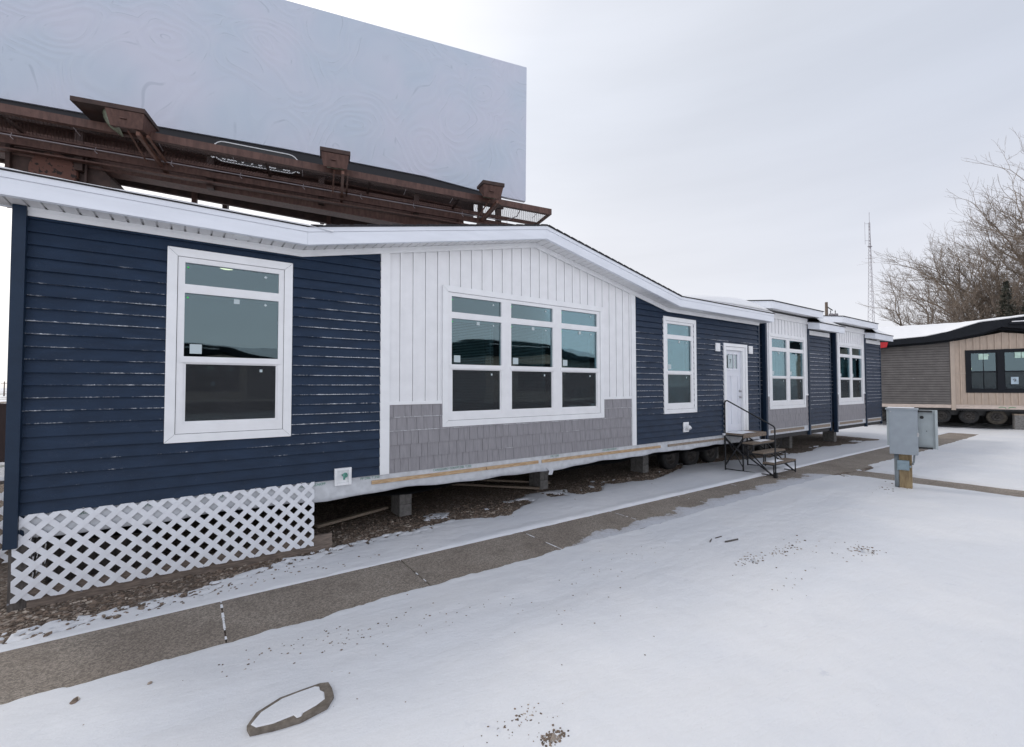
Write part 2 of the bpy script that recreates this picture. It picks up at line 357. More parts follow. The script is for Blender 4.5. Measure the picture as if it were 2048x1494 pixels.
def gravelmat(name, sc=38, dark=1.0):
    m, t, b = material(name); co = nn(t, 'ShaderNodeTexCoord').outputs['Object']; b.inputs['Roughness'].default_value = .85
    vo = nn(t, 'ShaderNodeTexVoronoi'); vo.inputs['Scale'].default_value = sc; t.links.new(co, vo.inputs[0])
    sp = nn(t, 'ShaderNodeSeparateColor'); t.links.new(vo.outputs['Color'], sp.inputs[0])
    rp = nn(t, 'ShaderNodeValToRGB'); e = rp.color_ramp.elements
    e[0].color = (.055*dark,.042*dark,.034*dark,1); e[1].color = (.36*dark,.31*dark,.26*dark,1); e[1].position = 1
    for p, c in ((.35,(.105,.078,.058)), (.65,(.17,.125,.095)), (.85,(.21,.18,.155))): q = e.new(p); q.color = (*[v*dark for v in c], 1)
    t.links.new(sp.outputs[0], rp.inputs[0])
    c = mixc(t, smooth(t, noise(t, co, 1.1, 3), .35, .65, 0, .45), rp.outputs[0], (.075*dark,.058*dark,.045*dark))
    t.links.new(c, b.inputs['Base Color'])
    bp = nn(t, 'ShaderNodeBump'); bp.invert = True; bp.inputs['Strength'].default_value = .9; bp.inputs['Distance'].default_value = .02
    t.links.new(vo.outputs['Distance'], bp.inputs['Height']); t.links.new(bp.outputs[0], b.inputs['Normal']); return m
gravelm = gravelmat('gravel_ground', 38, 1.35); stonem = gravelmat('loose_stones', 22, 1.65)
def walkmat():
    m, t, b = material('sidewalk_concrete'); co = nn(t, 'ShaderNodeTexCoord').outputs['Object']; b.inputs['Roughness'].default_value = .85
    sp = nn(t, 'ShaderNodeSeparateXYZ'); t.links.new(co, sp.inputs[0]); X, Y = sp.outputs[0], sp.outputs[1]
    c = mixc(t, smooth(t, noise(t, co, .8, 4, .6), .3, .7), (.30,.255,.215), (.40,.35,.30))
    c = mixc(t, smooth(t, noise(t, co, 52, 4, .85), .40, .60), mixc(t, .62, c, (.045,.036,.030)), c)
    c = mixc(t, smooth(t, noise(t, co, 120, 2, .8), .64, .72), c, (.50,.45,.40))
    c = mixc(t, mathn(t, 'MULTIPLY', smooth(t, noise(t, co, 2.6, 5, .7), .50, .72), .45), c, (.12,.10,.085))
    # thin frost lying along the near edge of the walk, its own ragged outline
    n1 = noise(t, co, 1.6, 6, .68); n2 = noise(t, co, 26, 4, .7)
    lim = smooth(t, X, 3.4, 5.2, -1.95, -1.62); lim = mathn(t, 'ADD', lim, smooth(t, X, 6.5, 8.5, 0, .14))
    lim = mathn(t, 'ADD', lim, smooth(t, X, 12.2, 13.2, 0, -.9))
    d = mathn(t, 'SUBTRACT', mathn(t, 'ADD', lim, mathn(t, 'MULTIPLY', mathn(t, 'SUBTRACT', n1, .5), .85)), Y)
    fr = mathn(t, 'MULTIPLY', smooth(t, d, -.012, .03), smooth(t, Y, -2.0, -1.9))
    thick = smooth(t, mathn(t, 'ADD', mathn(t, 'MULTIPLY', d, 1.2), mathn(t, 'MULTIPLY', n2, .9)), .20, .85, .42, .9)
    c = mixc(t, mathn(t, 'MULTIPLY', fr, thick), c, (.62,.645,.71))
    dust = smooth(t, mathn(t, 'ADD', n2, mathn(t, 'MULTIPLY', noise(t, co, .7, 3), .5)), .90, 1.05, 0, .35)
    c = mixc(t, dust, c, (.62,.64,.70))
    t.links.new(c, b.inputs['Base Color'])
    bp = nn(t, 'ShaderNodeBump'); bp.inputs['Strength'].default_value = .6; bp.inputs['Distance'].default_value = .006
    t.links.new(noise(t, co, 90, 4, .7), bp.inputs['Height']); t.links.new(bp.outputs[0], b.inputs['Normal']); return m
walkm = walkmat()

# ------------------------------------------------------------------ numpy noise
def vnoise(x, y, seed=0):
    xi = np.floor(x).astype(np.int64); yi = np.floor(y).astype(np.int64); xf = x-xi; yf = y-yi
    def h(a, b):
        n = (a*374761393 + b*668265263 + seed*1442695041) & 0xFFFFFFFF; n = ((n ^ (n >> 13))*1274126177) & 0xFFFFFFFF
        return ((n ^ (n >> 16)) & 0xFFFF)/65535.
    u = xf*xf*(3-2*xf); v = yf*yf*(3-2*yf)
    return (h(xi,yi)*(1-u)+h(xi+1,yi)*u)*(1-v) + (h(xi,yi+1)*(1-u)+h(xi+1,yi+1)*u)*v
def fbm(x, y, o=4, seed=0):
    a = 0; s = 0; k = 1
    for i in range(o): a = a + vnoise(x*2**i, y*2**i, seed+i*17)*k; s += k; k *= .5
    return a/s
def sstep(x, a, b):
    t = np.clip((x-a)/(b-a), 0, 1); return t*t*(3-2*t)

# ------------------------------------------------------------------ ground, sidewalk, snow
g = MB(); g.add([(-2500,-2500,0),(2500,-2500,0),(2500,2500,0),(-2500,2500,0)], [(0,1,2,3)])
tag(g.build('ground', gravelm), kind='structure')
sw = MB()
xs = [-14.7+1.87*i for i in range(30)]
SWJ = [x for x in xs]
for a, b in zip(SWJ[:-1], SWJ[1:]): 
    if a > 12: break
    sw.box(a+.006, b-.006, -1.865, -.955, -.08, .012)
a = SWJ[SWJ.index([x for x in SWJ if x > 12][0])]
x = a
while x < 29:
    nx = min(x+1.87, 29); sw.box(x+.006, nx-.006, -2.0, -.955, -.08, .012); x = nx
tag(sw.build('sidewalk', walkm, bevel=.004), kind='structure')
cw = MB(); y = -2.012
while y > -30:
    cw.box(12.90, 13.86, y-1.5, y-.012, -.08, .0125); y -= 1.5
tag(cw.build('path', walkm, bevel=.004), kind='structure')

GB = np.array([(-40,-.6),(-3,-.62),(-1.6,-.56),(-1.05,-.50),(0,-.34),(1.4,-.04),(2.5,.12),(3.4,.18),(4.3,.02),(5.5,.34),(6.8,.16),(7.5,.62),(8.6,.36),(9.4,.5),(10.2,.75),(11,1.0),(12.5,.75),(13.5,.45),(15,.3),(16.5,.15),(18,.45),(19.6,.2),(21,.0),(22.6,.1),(23.2,3.5),(60,3.5)])
def snow_h(X, Y):
    n1 = fbm(X*.9, Y*.9, 4, 3); n2 = fbm(X*5, Y*5, 4, 9); n3 = fbm(X*18, Y*18, 3, 21)
    base = .022 + .03*(n1-.5) + .012*(n2-.5)
    fore = sstep(-Y, 1.87, 2.7)
    base = base + fore*(.055 + .09*(fbm(X*.35+3, Y*.6, 4, 31)-.5) + .016*(fbm(X*1.3+.8*Y, Y*4.2-.6*X, 3, 77)-.5))
    base = base + .07*np.exp(-((X-11.9)/.9)**2-((Y+.75)/.55)**2)          # snow heaped about the steps
    base = base*(1-.72*sstep(-Y,1.9,2.3)*np.exp(-((X-12.5)/1.0)**2))
    base = base + .02*np.exp(-((Y+.86)/.10)**2)*sstep(X,2,4)
    # sidewalk
    e = .035*(n2-.5)*2 + .03*(n1-.5)
    farw = np.where(X > 13.9, .10*sstep(X,13.9,19), 0.)
    inw = sstep(Y, -1.850-farw+e*1.3-.03, -1.820-farw+e*1.3+.03)*(1-sstep(Y, -.99+e-.02, -.955+e+.03))
    inw = inw*sstep(X, -60, -59)*(1-sstep(X, 27.5, 28.5))
    e2 = .05*(n2-.5)*2
    inc = sstep(X, 12.93+e2, 13.0+e2)*(1-sstep(X, 13.80+e2, 13.87+e2))*(1-sstep(Y, -1.9, -1.8))*sstep(Y,-31,-30)
    # widened bare patch where the two walks meet
    inj = sstep(X, 12.55+.5*(n2-.5), 12.75+.5*(n2-.5))*(1-sstep(X, 14.4, 15.1))*sstep(Y,-2.25,-2.0)*(1-sstep(Y,-1.1,-.95))
    inj = inj*sstep(n1+.5*n2, .55, .62)
    # gravel under and before the homes
    yb = np.interp(X, GB[:,0], GB[:,1]) + .36*(n1-.5) + .16*(n2-.5) + .07*(n3-.5)
    behind = np.where(X < 12.8, 8.9, 5.0) + 1.2*(n1-.5)
    ing = sstep(Y, yb-.03, yb+.05)*(1-sstep(Y, behind-.3, behind+.3))
    ing = ing*(1-.0*X)
    # thin snow spotted with stones in front of the lattice
    spot = sstep(Y, yb-.42, yb-.02)*(1-sstep(X, 2.2, 4.0))*sstep(n3+.25*n2, .67, .75)
    # patches of snow on the gravel
    patch = sstep(n2*.5+n1*.5, .585, .63)*(1-sstep(Y, yb+.25, yb+.7))
    ing = ing*(1-.95*patch)
    m = np.maximum.reduce([inw, inc, inj, ing, spot*.95])
    for (cx, cy, r) in ((6.93,-4.25,.05),(5.5,-3.58,.04)):
        d = np.sqrt((X-cx)**2+(Y-cy)**2)/r + 1.6*(n3-.5); m = np.maximum(m, 1-sstep(d, .6, 1.15))
    # long under-home strip reads as bare beyond the last home too
    h = base*(1-m) + (-.035)*m
    h = np.where(np.abs(X) > 80, np.maximum(h, .03), h)
    return h
def axis(a, b, step, lo, hi):
    c = list(np.arange(a, b, step)); d = step; v = a
    left = []
    while v > lo: d *= 1.16; v -= d; left.append(v)
    return left[::-1], c, step
def spaced(segs, lo, hi):
    c = []
    for a, b, s_ in segs: c += list(np.arange(a, b, s_))
    l = []; d = segs[0][2]; v = segs[0][0]
    while v > lo: d *= 1.2; v -= d; l.append(v)
    d = segs[-1][2]; v = c[-1]; r = []
    while v < hi: d *= 1.2; v += d; r.append(v)
    return np.array(l[::-1]+c+r)
XS = spaced([(-2.6,4.5,.024),(4.5,14.5,.036),(14.5,30,.09)], -2300, 2300)
YS = spaced([(-6,-5,.05),(-5,1.3,.026),(1.3,6,.12)], -2300, 2300)
gx, gy = np.meshgrid(XS, YS, indexing='ij'); H = snow_h(gx, gy)
nx_, ny_ = gx.shape; vv = np.stack([gx, gy, H], -1).reshape(-1, 3)
idx = np.arange(nx_*ny_).reshape(nx_, ny_)
q = np.stack([idx[:-1,:-1], idx[1:,:-1], idx[1:,1:], idx[:-1,1:]], -1).reshape(-1, 4)
keep = vv[q][:, :, 2].max(1) > -.012; q = q[keep]
me = bpy.data.meshes.new('snow'); me.vertices.add(len(vv)); me.vertices.foreach_set('co', vv.astype(np.float32).ravel())
me.loops.add(q.size); me.loops.foreach_set('vertex_index', q.ravel().astype(np.int32))
me.polygons.add(len(q)); me.polygons.foreach_set('loop_start', np.arange(0, q.size, 4, dtype=np.int32)); me.polygons.foreach_set('loop_total', np.full(len(q), 4, dtype=np.int32))
me.polygons.foreach_set('use_smooth', np.ones(len(q), dtype=bool)); me.update(calc_edges=True); me.materials.append(snowm)
so = bpy.data.objects.new('snow', me); COL.objects.link(so); tag(so, kind='structure')

jt = MB(); rgj = random.Random(3)
for x in SWJ:
    if -2 < x < 12:
        y = -1.80 if x < 1 else -1.85
        while y < -.97:
            l_ = rgj.uniform(.02,.12)
            if rgj.random() < (.85 if x < 1 else (.55 if 3 < x < 6 else .3)): w_ = rgj.uniform(.006,.013); jt.add([(x-w_,y,.0148),(x+w_,y,.0148),(x+w_*.7,y+l_,.0152),(x-w_*.8,y+l_,.0152)], [(0,1,2,3)])
            y += l_+.004
tag(jt.build('snow_in_joints', snow_edge, fix=False), kind='structure')
# loose stones, one mesh
PH = (1+5**.5)/2
ICO = np.array([(-1,PH,0),(1,PH,0),(-1,-PH,0),(1,-PH,0),(0,-1,PH),(0,1,PH),(0,-1,-PH),(0,1,-PH),(PH,0,-1),(PH,0,1),(-PH,0,-1),(-PH,0,1)])/1.9
ICF = np.array([(0,11,5),(0,5,1),(0,1,7),(0,7,10),(0,10,11),(1,5,9),(5,11,4),(11,10,2),(10,7,6),(7,1,8),(3,9,4),(3,4,2),(3,2,6),(3,6,8),(3,8,9),(4,9,5),(2,4,11),(6,2,10),(8,6,7),(9,8,1)])
def stones(pts, seed=1):
    rg = np.random.default_rng(seed); V = []; F = []
    for i, (x, y, z, r) in enumerate(pts):
        s_ = r*rg.uniform(.6, 1.25, 3)*np.array([1.15,1,.62]); a = rg.uniform(0, 6.28); ca, sa = math.cos(a), math.sin(a)
        v = (ICO+rg.uniform(-.13,.13,ICO.shape))*s_; v = np.stack([v[:,0]*ca-v[:,1]*sa, v[:,0]*sa+v[:,1]*ca, v[:,2]], -1)+(x,y,z)
        V.append(v); F.append(ICF+12*i)
    mb = MB(); mb.v = [tuple(v) for v in np.concatenate(V)]; mb.f = [tuple(int(k) for k in f) for f in np.concatenate(F)]; return mb
rg = np.random.default_rng(5); pts = []
while len(pts) < 9000:
    x = rg.uniform(-2.4, 4.5) if rg.random() < .62 else rg.uniform(4.5, 13); yb = np.interp(x, GB[:,0], GB[:,1])
    y = yb + rg.normal(.18, .28)
    if x < -1.5: y = yb+abs(rg.normal(.0,.6))-.15
    if y > yb+1.2 or y < yb-.6 or (y < -.90): continue
    dens = 1 if y > yb-.05 else .22
    if rg.random() > dens: continue
    pts.append((x, y, .004, min(.034, rg.lognormal(math.log(.0125), .38))))
# stones showing through the thin snow
sn = []
for (cx, cy, sx, sy, n, r0) in ((0.0,-.62,.9,.10,110,.012),(1.765,-4.30,.045,.022,130,.0065),(1.74,-4.05,.12,.04,40,.006),(1.66,-4.12,.20,.10,26,.004),(6.93,-4.25,.12,.06,60,.010),(6.7,-4.0,.3,.15,16,.007),
        (5.47,-3.56,.18,.05,46,.009),(6.0,-3.66,.2,.04,40,.009),(6.4,-3.62,.25,.05,16,.010),(.85,-2.35,.35,.10,46,.007),(1.25,-2.45,.30,.12,30,.007),(2.0,-2.7,.35,.12,22,.006),
        (3.1,-3.1,.5,.2,20,.006),(4.3,-2.7,.7,.2,30,.006),(1.2,-3.2,1.5,.7,22,.005),(11.9,-3.15,.5,.12,26,.012),(5.3,-4.1,.5,.1,14,.008)):
    for k in range(n):
        x = rg.normal(cx, sx); y = rg.normal(cy, sy)
        if -1.9 < y < -.93: continue
        sn.append((x, y, r0))
hx = np.array([a[0] for a in sn]); hy = np.array([a[1] for a in sn]); hh = snow_h(hx, hy)
for (x, y, r0), h in zip(sn, hh): pts.append((x, y, max(h, .0)+.001, r0*rg.uniform(.5,1.5)))
for x, y, r in ((-.621,-2.149,.030),(-.22,-2.232,.016),(-.55,-.75,.045),(-.38,-.68,.04),(-.05,-.60,.042),(-1.0,-.82,.03)):
    pts.append((x, y, float(max(snow_h(np.array([x]), np.array([y]))[0], 0))+.004, r))
tag(stones(pts).build('gravel', stonem, smooth=False, fix=False), 'brown and grey pebbles scattered along the edge of the snow', 'gravel', kind='stuff')

# ------------------------------------------------------------------ wall skins (local x along wall, outside is -y)
def clip_openings(x0, x1, z0, z1, ops):
    rects = [(x0, x1, z0, z1)]
    for (a, b, c, d) in ops:
        nr = []
        for (p, q_, r, s_) in rects:
            if b <= p or a >= q_ or d <= r or c >= s_: nr.append((p, q_, r, s_)); continue
            if r < c: nr.append((p, q_, r, c))
            if d < s_: nr.append((p, q_, d, s_))
            zl, zh = max(r, c), min(s_, d)
            if p < a: nr.append((p, a, zl, zh))
            if b < q_: nr.append((b, q_, zl, zh))
        rects = nr
    return [r for r in rects if r[1]-r[0] > 1e-4 and r[3]-r[2] > 1e-4]
def lap_skin(x0, x1, z0, z1, ops=(), lap=.127, depth=.030, xr=None, y=0., groove=0.):
    "horizontal laps: each leans out towards its lower lip; alternate laps step a little (double five profile)"
    mb = MB(); k = 0; z = z0
    while z < z1-.002:
        t = min(z+lap, z1); a, b = (x0, x1) if xr is None else xr(z, x0, x1)
        if b > a:
            for (p, q_, r, s_) in clip_openings(a, b, z, t, ops):
                yo = lambda w: y-.002-depth*max(0,1-(w-z)/lap)**1.3
                if groove and abs(r-z) < 1e-6:
                    mb.add([(p,y+.03,r),(q_,y+.03,r),(q_,y+.03,r+groove),(p,y+.03,r+groove),(p,yo(r+groove),r+groove),(q_,yo(r+groove),r+groove)], [(0,1,2,3),(3,2,5,4)]); r = r+groove
                zs = [r, r+(s_-r)*.12, s_-(s_-r)*.35, s_]
                P = [];
                for w in zs: P += [(p, yo(w), w), (q_, yo(w), w)]
                F = [(0,1,3,2),(2,3,5,4),(4,5,7,6)]
                if abs(r-z) < 1e-6: P += [(p, y, z), (q_, y, z)]; F.append((8,9,1,0))
                mb.add(P, F)
        z = t; k += 1
    return mb
def batten_skin(x0, x1, z0, z1, ops=(), xr=None, pitch=.1985, bw=.045, y=0., dep=.018):
    mb = MB(); n = int(round((x1-x0)/pitch)); pitch = (x1-x0)/n
    def top(x):
        return z1 if xr is None else xr(x)
    for i in range(n):
        a = x0+i*pitch; b = a+pitch
        for (c, d, r, s_) in clip_openings(a, b, z0, max(top(a), top(b)), ops): mb.add([(c,y+.012,r),(d,y+.012,r),(d,y+.012,min(s_,top(d))),(c,y+.012,min(s_,top(c)))], [(0,1,2,3)])
        for (p, q_, yy) in ((a+.005, b-bw-.005, y-.004), (b-bw, b, y-dep)):
            for (c, d, r, s_) in clip_openings(p, q_, z0, max(top(p), top(q_)), ops):
                tp = lambda x, s_=s_, p=p, q_=q_: min(s_, top(x)) if s_ >= max(top(p), top(q_))-1e-6 else s_
                mb.add([(c,yy,r),(d,yy,r),(d,yy,tp(d)),(c,yy,tp(c))], [(0,1,2,3)])
                if yy < y-.01: mb.add([(c,yy,r),(c,y+.012,r),(c,y+.012,tp(c)),(c,yy,tp(c)),(d,yy,r),(d,y+.012,r),(d,y+.012,tp(d)),(d,yy,tp(d))], [(0,1,2,3),(4,5,6,7)])
    return mb
def shake_skin(x0, x1, z0, z1, ops=(), seed=1, row=.2, y=0.):
    rg = random.Random(seed); mb = MB(); z = z0; k = 0
    while z < z1-.01:
        t = min(z+row, z1); x = x0-rg.random()*.1
        while x < x1:
            w = rg.choice((.115,.135,.155,.18,.10,.165)); a = max(x+.0025, x0); b = min(x+w-.0025, x1); x += w
            if b-a < .015: continue
            dz = rg.choice((0,0,0,.002,-.002)); yl = y-.020-rg.random()*.004
            for (p, q_, r, s_) in clip_openings(a, b, z+dz if k else z, t, ops):
                f = lambda w_: yl+(w_-z)/row*.014
                mb.add([(p,f(r),r),(q_,f(r),r),(q_,f(s_),s_),(p,f(s_),s_),(p,y,r),(q_,y,r),(q_,y,s_),(p,y,s_)], [(0,1,2,3),(0,4,5,1),(0,3,7,4),(1,5,6,2)])
        z = t; k += 1
    for (p, q_, r, s_) in clip_openings(x0, x1, z0, z1, ops): mb.add([(p,y-.001,r),(q_,y-.001,r),(q_,y-.001,s_),(p,y-.001,s_)], [(0,1,2,3)])
    return mb
def tri(x0, x1, xa, zb, za):
    "gable height above x"
    return lambda x: zb + (za-zb)*max(0, 1-abs(x-xa)/((x1-x0)/2))

# ------------------------------------------------------------------ windows
CZ0, CZ1 = 1.53, 3.75               # casing
PZ = ((3.343,3.594),(2.511,3.243),(1.738,2.437))
def window(parent, cols, cx0, cx1, label=None, dz=0., casem=None, framem=None, blinds=(), transom=True, pz=PZ, cz=(CZ0,CZ1), stick=True, y=0., seed=0, lamp=None, shade=None, split=False, shortcas=False):
    casem = casem or whitetrim; framem = framem or white; rg = random.Random(seed)
    z0, z1 = cz[0]+dz, cz[1]+dz; c = MB(); w = .095; e = .0015
    # mitred casing boards with a raised outer lip
    for (a, b, c_, d_) in ((cx0, cx1, z1-w, z1), (cx0, cx1, z0, z0+w)): pass
    def board(p):   # p: four (x,z)
        c.poly_y(p, y-.034, y-.001)
    g_ = .0012
    board([(cx0,z1),(cx1,z1),(cx1-w,z1-w+g_),(cx0+w,z1-w+g_)]); board([(cx0,z0),(cx0+w,z0+w-g_),(cx1-w,z0+w-g_),(cx1,z0)])
    board([(cx0,z0+g_*2),(cx0,z1-g_*2),(cx0+w-g_,z1-w-g_),(cx0+w-g_,z0+w+g_)]); board([(cx1,z0+g_*2),(cx1-w+g_,z0+w+g_),(cx1-w+g_,z1-w-g_),(cx1,z1-g_*2)])
    win = c.build('window', casem, parent, bevel=.003)
    if label: win['label'] = label
    # frame: everything inside the casing that is not glass
    fr = MB(); ax0, ax1, az0, az1 = cx0+w+.004, cx1-w-.004, z0+w+.004, z1-w-.004
    panes = [(a, b, r+dz, s_+dz) for (a, b) in cols for (r, s_) in pz]
    xsn = sorted({ax0, ax1} | {v for p in panes for v in p[:2]})
    for (p, q_, r, s_) in clip_openings(ax0, ax1, az0, az1, panes): fr.box(p, q_, y-.020, y+.05, r, s_)
    fr.build('frame', framem, win)
    # sash of the lower light, a little deeper
    sa = MB(); rail = MB()
    for (a, b) in cols:
        r, s_ = pz[-1][0]+dz, pz[-1][1]+dz; k = .022
        for q_ in ((a, a+k, r, s_), (b-k, b, r, s_), (a+k, b-k, r, r+k*1.3), (a+k, b-k, s_-k*.6, s_)): sa.box(q_[0], q_[1], y-.006, y+.03, q_[2], q_[3])
        rail.box(a-.03, b+.03, y-.034, y-.0205, s_+.006, s_+.060)
    sa.build('sash', white if framem is white else framem, win); rail.build('check_rail', framem, win)
    gl = MB()
    for (a, b, r, s_) in panes: gl.box(a-.004, b+.004, y+.012, y+.018, r-.004, s_+.004)
    gl.build('pane', glassm, win)
    scn = MB()
    for (a, b) in cols:
        r, s_ = pz[-1][0]+dz, pz[-1][1]+dz; scn.add([(a+.02,y+.004,r+.02),(b-.02,y+.004,r+.02),(b-.02,y+.004,s_-.01),(a+.02,y+.004,s_-.01)], [(0,1,2,3)])
    scn.build('insect_screen', screenm, win)
    if blinds:
        bl = MB(); n = int((pz[1][1]-pz[-1][0])/.026)
        for i in blinds:
            a, b = cols[i]; a += .01; b -= .01
            for k in range(n):
                z = pz[1][1]+dz-.03-k*.026; bl.add([(a,y+.10,z-.006),(b-.07,y+.10,z-.006),(b-.07,y+.122,z+.007),(a,y+.122,z+.007)], [(0,1,2,3)])
            bl.box(a, b-.07, y+.095, y+.135, pz[1][1]+dz-.02, pz[1][1]+dz+.02)
            for xx in (a+.2, b-.28): bl.box(xx, xx+.003, y+.098, y+.100, pz[-1][0]+dz, pz[1][1]+dz)
            bl.tube([(b-.16, y+.075, pz[1][1]+dz), (b-.155, y+.075, 2.30+dz)], .005, 5)
        bl.build('blind', blindm, win, fix=False)
    if shade is not None:
        cu = MB(); a, b = shade; m_ = 60
        P = []; 
        for k in range(m_+1):
            x = a+(b-a)*k/m_; yy = y+.16+.02*math.sin(k*.9)+.01*math.sin(k*2.3); P += [(x,yy,pz[-1][0]+dz-.1),(x,yy,pz[0][1]+dz-.28)]
        cu.add(P, [(2*k,2*k+2,2*k+3,2*k+1) for k in range(m_)]); cu.build('curtain', blindm, win, fix=False)
    if stick:
        st = MB(); gd = MB()
        for (a, b) in cols:
            for (r, s_) in pz[:2]:
                zz = s_+dz-.06; xx = b-.145; d = .019
                st.add([(xx,y+.010,zz-d),(xx+d,y+.010,zz),(xx,y+.010,zz+d),(xx-d,y+.010,zz)], [(0,1,2,3)])
                gd.lathe([(0.0001,0),(.011,0)], (a+.028, y+.010, s_+dz-.05), n=10)
            r, s_ = pz[1]; xx = a+.055
            st.add([(xx,y+.010,r+dz+.035),(xx+.115,y+.010,r+dz+.035),(xx+.115,y+.010,r+dz+.145),(xx,y+.010,r+dz+.145)], [(0,1,2,3)])
            xx = (a+b)/2; st.add([(xx,y+.010,s_+dz-.075),(xx+.06,y+.010,s_+dz-.075),(xx+.06,y+.010,s_+dz-.018),(xx,y+.010,s_+dz-.018)], [(0,1,2,3)])
            r, s_ = pz[-1]; xx = b-.2; st.add([(xx,y+.001,s_+dz-.095),(xx+.03,y+.001,s_+dz-.095),(xx+.03,y+.001,s_+dz-.062),(xx,y+.001,s_+dz-.062)], [(0,1,2,3)])
        st.build_each('sticker', stickm, win, fix=False); gd.build_each('green_dot', greendot, win, fix=False)
    if lamp:
        l = MB(); l.lathe([(.0001,0),(.075,0)], lamp, axis=(0,0,1), n=20); l.build('ceiling_lamp', lampm, win, fix=False)
    return win
def opening(cx0, cx1, dz=0): return (cx0+.09, cx1-.09, CZ0+.09+dz, CZ1-.09+dz)

def soffit_strip(mb, xa, xb, za, zb, y0, y1, pitch=.127):
    n = max(1, int(round(abs(xb-xa)/pitch)))
    for i in range(n):
        a = xa+(xb-xa)*i/n; b = xa+(xb-xa)*(i+1)/n; g_ = .022; z1 = za+(zb-za)*i/n; z2 = za+(zb-za)*(i+1)/n
        sl = (z2-z1)/(b-a); P = []
        for (x, dz) in ((a, .022), (a+g_*.6, .022), (a+g_, 0), (b, 0), (b+.0001, .022)): P += [(x, y0, z1+sl*(x-a)+dz), (x, y1, z1+sl*(x-a)+dz)]
        mb.add(P, [(2*k, 2*k+1, 2*k+3, 2*k+2) for k in range(4)])

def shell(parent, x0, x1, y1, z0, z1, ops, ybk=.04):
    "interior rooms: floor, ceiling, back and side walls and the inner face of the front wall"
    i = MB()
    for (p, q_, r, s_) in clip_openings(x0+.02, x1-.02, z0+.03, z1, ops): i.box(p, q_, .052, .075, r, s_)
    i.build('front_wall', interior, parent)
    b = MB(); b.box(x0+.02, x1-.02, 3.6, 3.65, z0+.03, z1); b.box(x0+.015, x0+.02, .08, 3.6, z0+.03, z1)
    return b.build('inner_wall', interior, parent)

# ------------------------------------------------------------------ home 1: long navy home
ZB = .91; EZ = 3.94; FT = .21; SL = .208
h1 = thing('manufactured_home', 'long navy blue sided home with a white gabled centre and triple window, nearest the camera', 'home')
X0, X1 = -1.40, 13.0; GX0, GX1, GA = 1.14, 8.85, 4.995; GZ = EZ+SL*(GA-GX0)
op1 = opening(-.258, 1.03); op2 = opening(3.168, 6.745); op3 = opening(8.675, 9.925)
dro = (11.235, 12.215, .955, 3.20)
gable = lambda x: EZ + (SL*(x-GX0) if x < GA else (GZ-EZ)*(GX1-x)/(GX1-GA)) if GX0 < x < GX1 else EZ
def xr_left(z, a, b):
    return (a, b) if z < EZ-.02 else (GX0+(z-EZ)/SL-.05, b)
def xr_right(z, a, b):
    return (a, b) if z < EZ-.02 else (a, GX1-(z-EZ)*(GX1-GA)/(GZ-EZ)+.05)
s1 = lap_skin(-1.36, 2.185, ZB, 4.14, [op1], xr=xr_left); s1.build('siding', navy, h1)
s2 = lap_skin(7.72, X1-.06, ZB, 4.14, [op3, dro], xr=xr_right); s2.build('siding', navy, h1)
batten_skin(2.325, 7.585, 1.94, 5, [op2], xr=lambda x: gable(x)+.02).build('batten_siding', white, h1)
sk1 = shake_skin(2.325, 7.585, ZB, 1.895, [opening(3.165, 6.748)], 3); sk1.build('shingle_siding', shake, h1)
# trims
t = MB(); t.box(2.185, 2.322, -.034, 0, ZB-.005, 4.12); t.box(7.588, 7.72, -.034, 0, ZB-.005, 4.14)
t.build_each('corner_trim', whitetrim, h1, bevel=.004)
t = MB(); t.box(2.322, 3.164, -.026, -.001, 1.893, 1.942); t.box(6.75, 7.588, -.026, -.001, 1.893, 1.942); t.build_each('band_trim', whitetrim, h1, bevel=.003)
fz = MB()
def frieze(a, za, b, zb, h=.085):
    fz.poly_y([(a,za-h),(b,zb-h),(b,zb-.002),(a,za-.002)], -.040, -.0205); fz.poly_y([(a,za-h*.45),(b,zb-h*.45),(b,zb-.002),(a,za-.002)], -.052, -.0405)
frieze(-1.36, EZ, GX0, EZ); frieze(GX0, EZ, GA, GZ); frieze(GA, GZ, GX1, EZ); frieze(GX1, EZ, 12.98, EZ)
fz.build('frieze_board', whitetrim, h1)
# navy corner boards; the left one hangs below the siding
t = MB(); t.box(-1.455, -1.358, -.085, .06, .615, EZ-.005); t.box(-1.358, -1.325, -.012, .02, .62, .905); t.build_each('corner_board', navytrim, h1, bevel=.004)
t = MB(); t.box(X1-.06, X1+.01, -.03, .06, .70, EZ-.005); t.build_each('corner_board', navytrim, h1, bevel=.004)
# other walls
t = lap_skin(0, 8.3, ZB, 4.0); t.T = None
for i, v in enumerate(t.v): t.v[i] = (-1.40+v[1], 8.3-v[0], v[2])
t.build('end_siding', navy, h1)
t = MB(); t.box(X1-.02, X1, .05, 8.3, ZB, 4.0); t.box(X0, X1, 8.28, 8.3, ZB, 4.0); t.build_each('back_wall', navytrim, h1)
t = MB(); t.box(X0, X1, 8.24, 8.27, .0, ZB); t.build('rear_light_block', blackp, h1)  # added panel shutting out light from behind, darkens the space under the home
shell(h1, X0, X1, 3.6, ZB, 3.86, [op1, op2, op3, dro])
t = MB(); t.box(X0+.01, X1-.02, .08, 8.27, .93, .95); t.build('floor', interior_floor, h1)
t = MB(); t.box(X0+.01, X1-.02, .08, 8.27, 3.80, 3.83); t.build('ceiling', ceilm, h1)
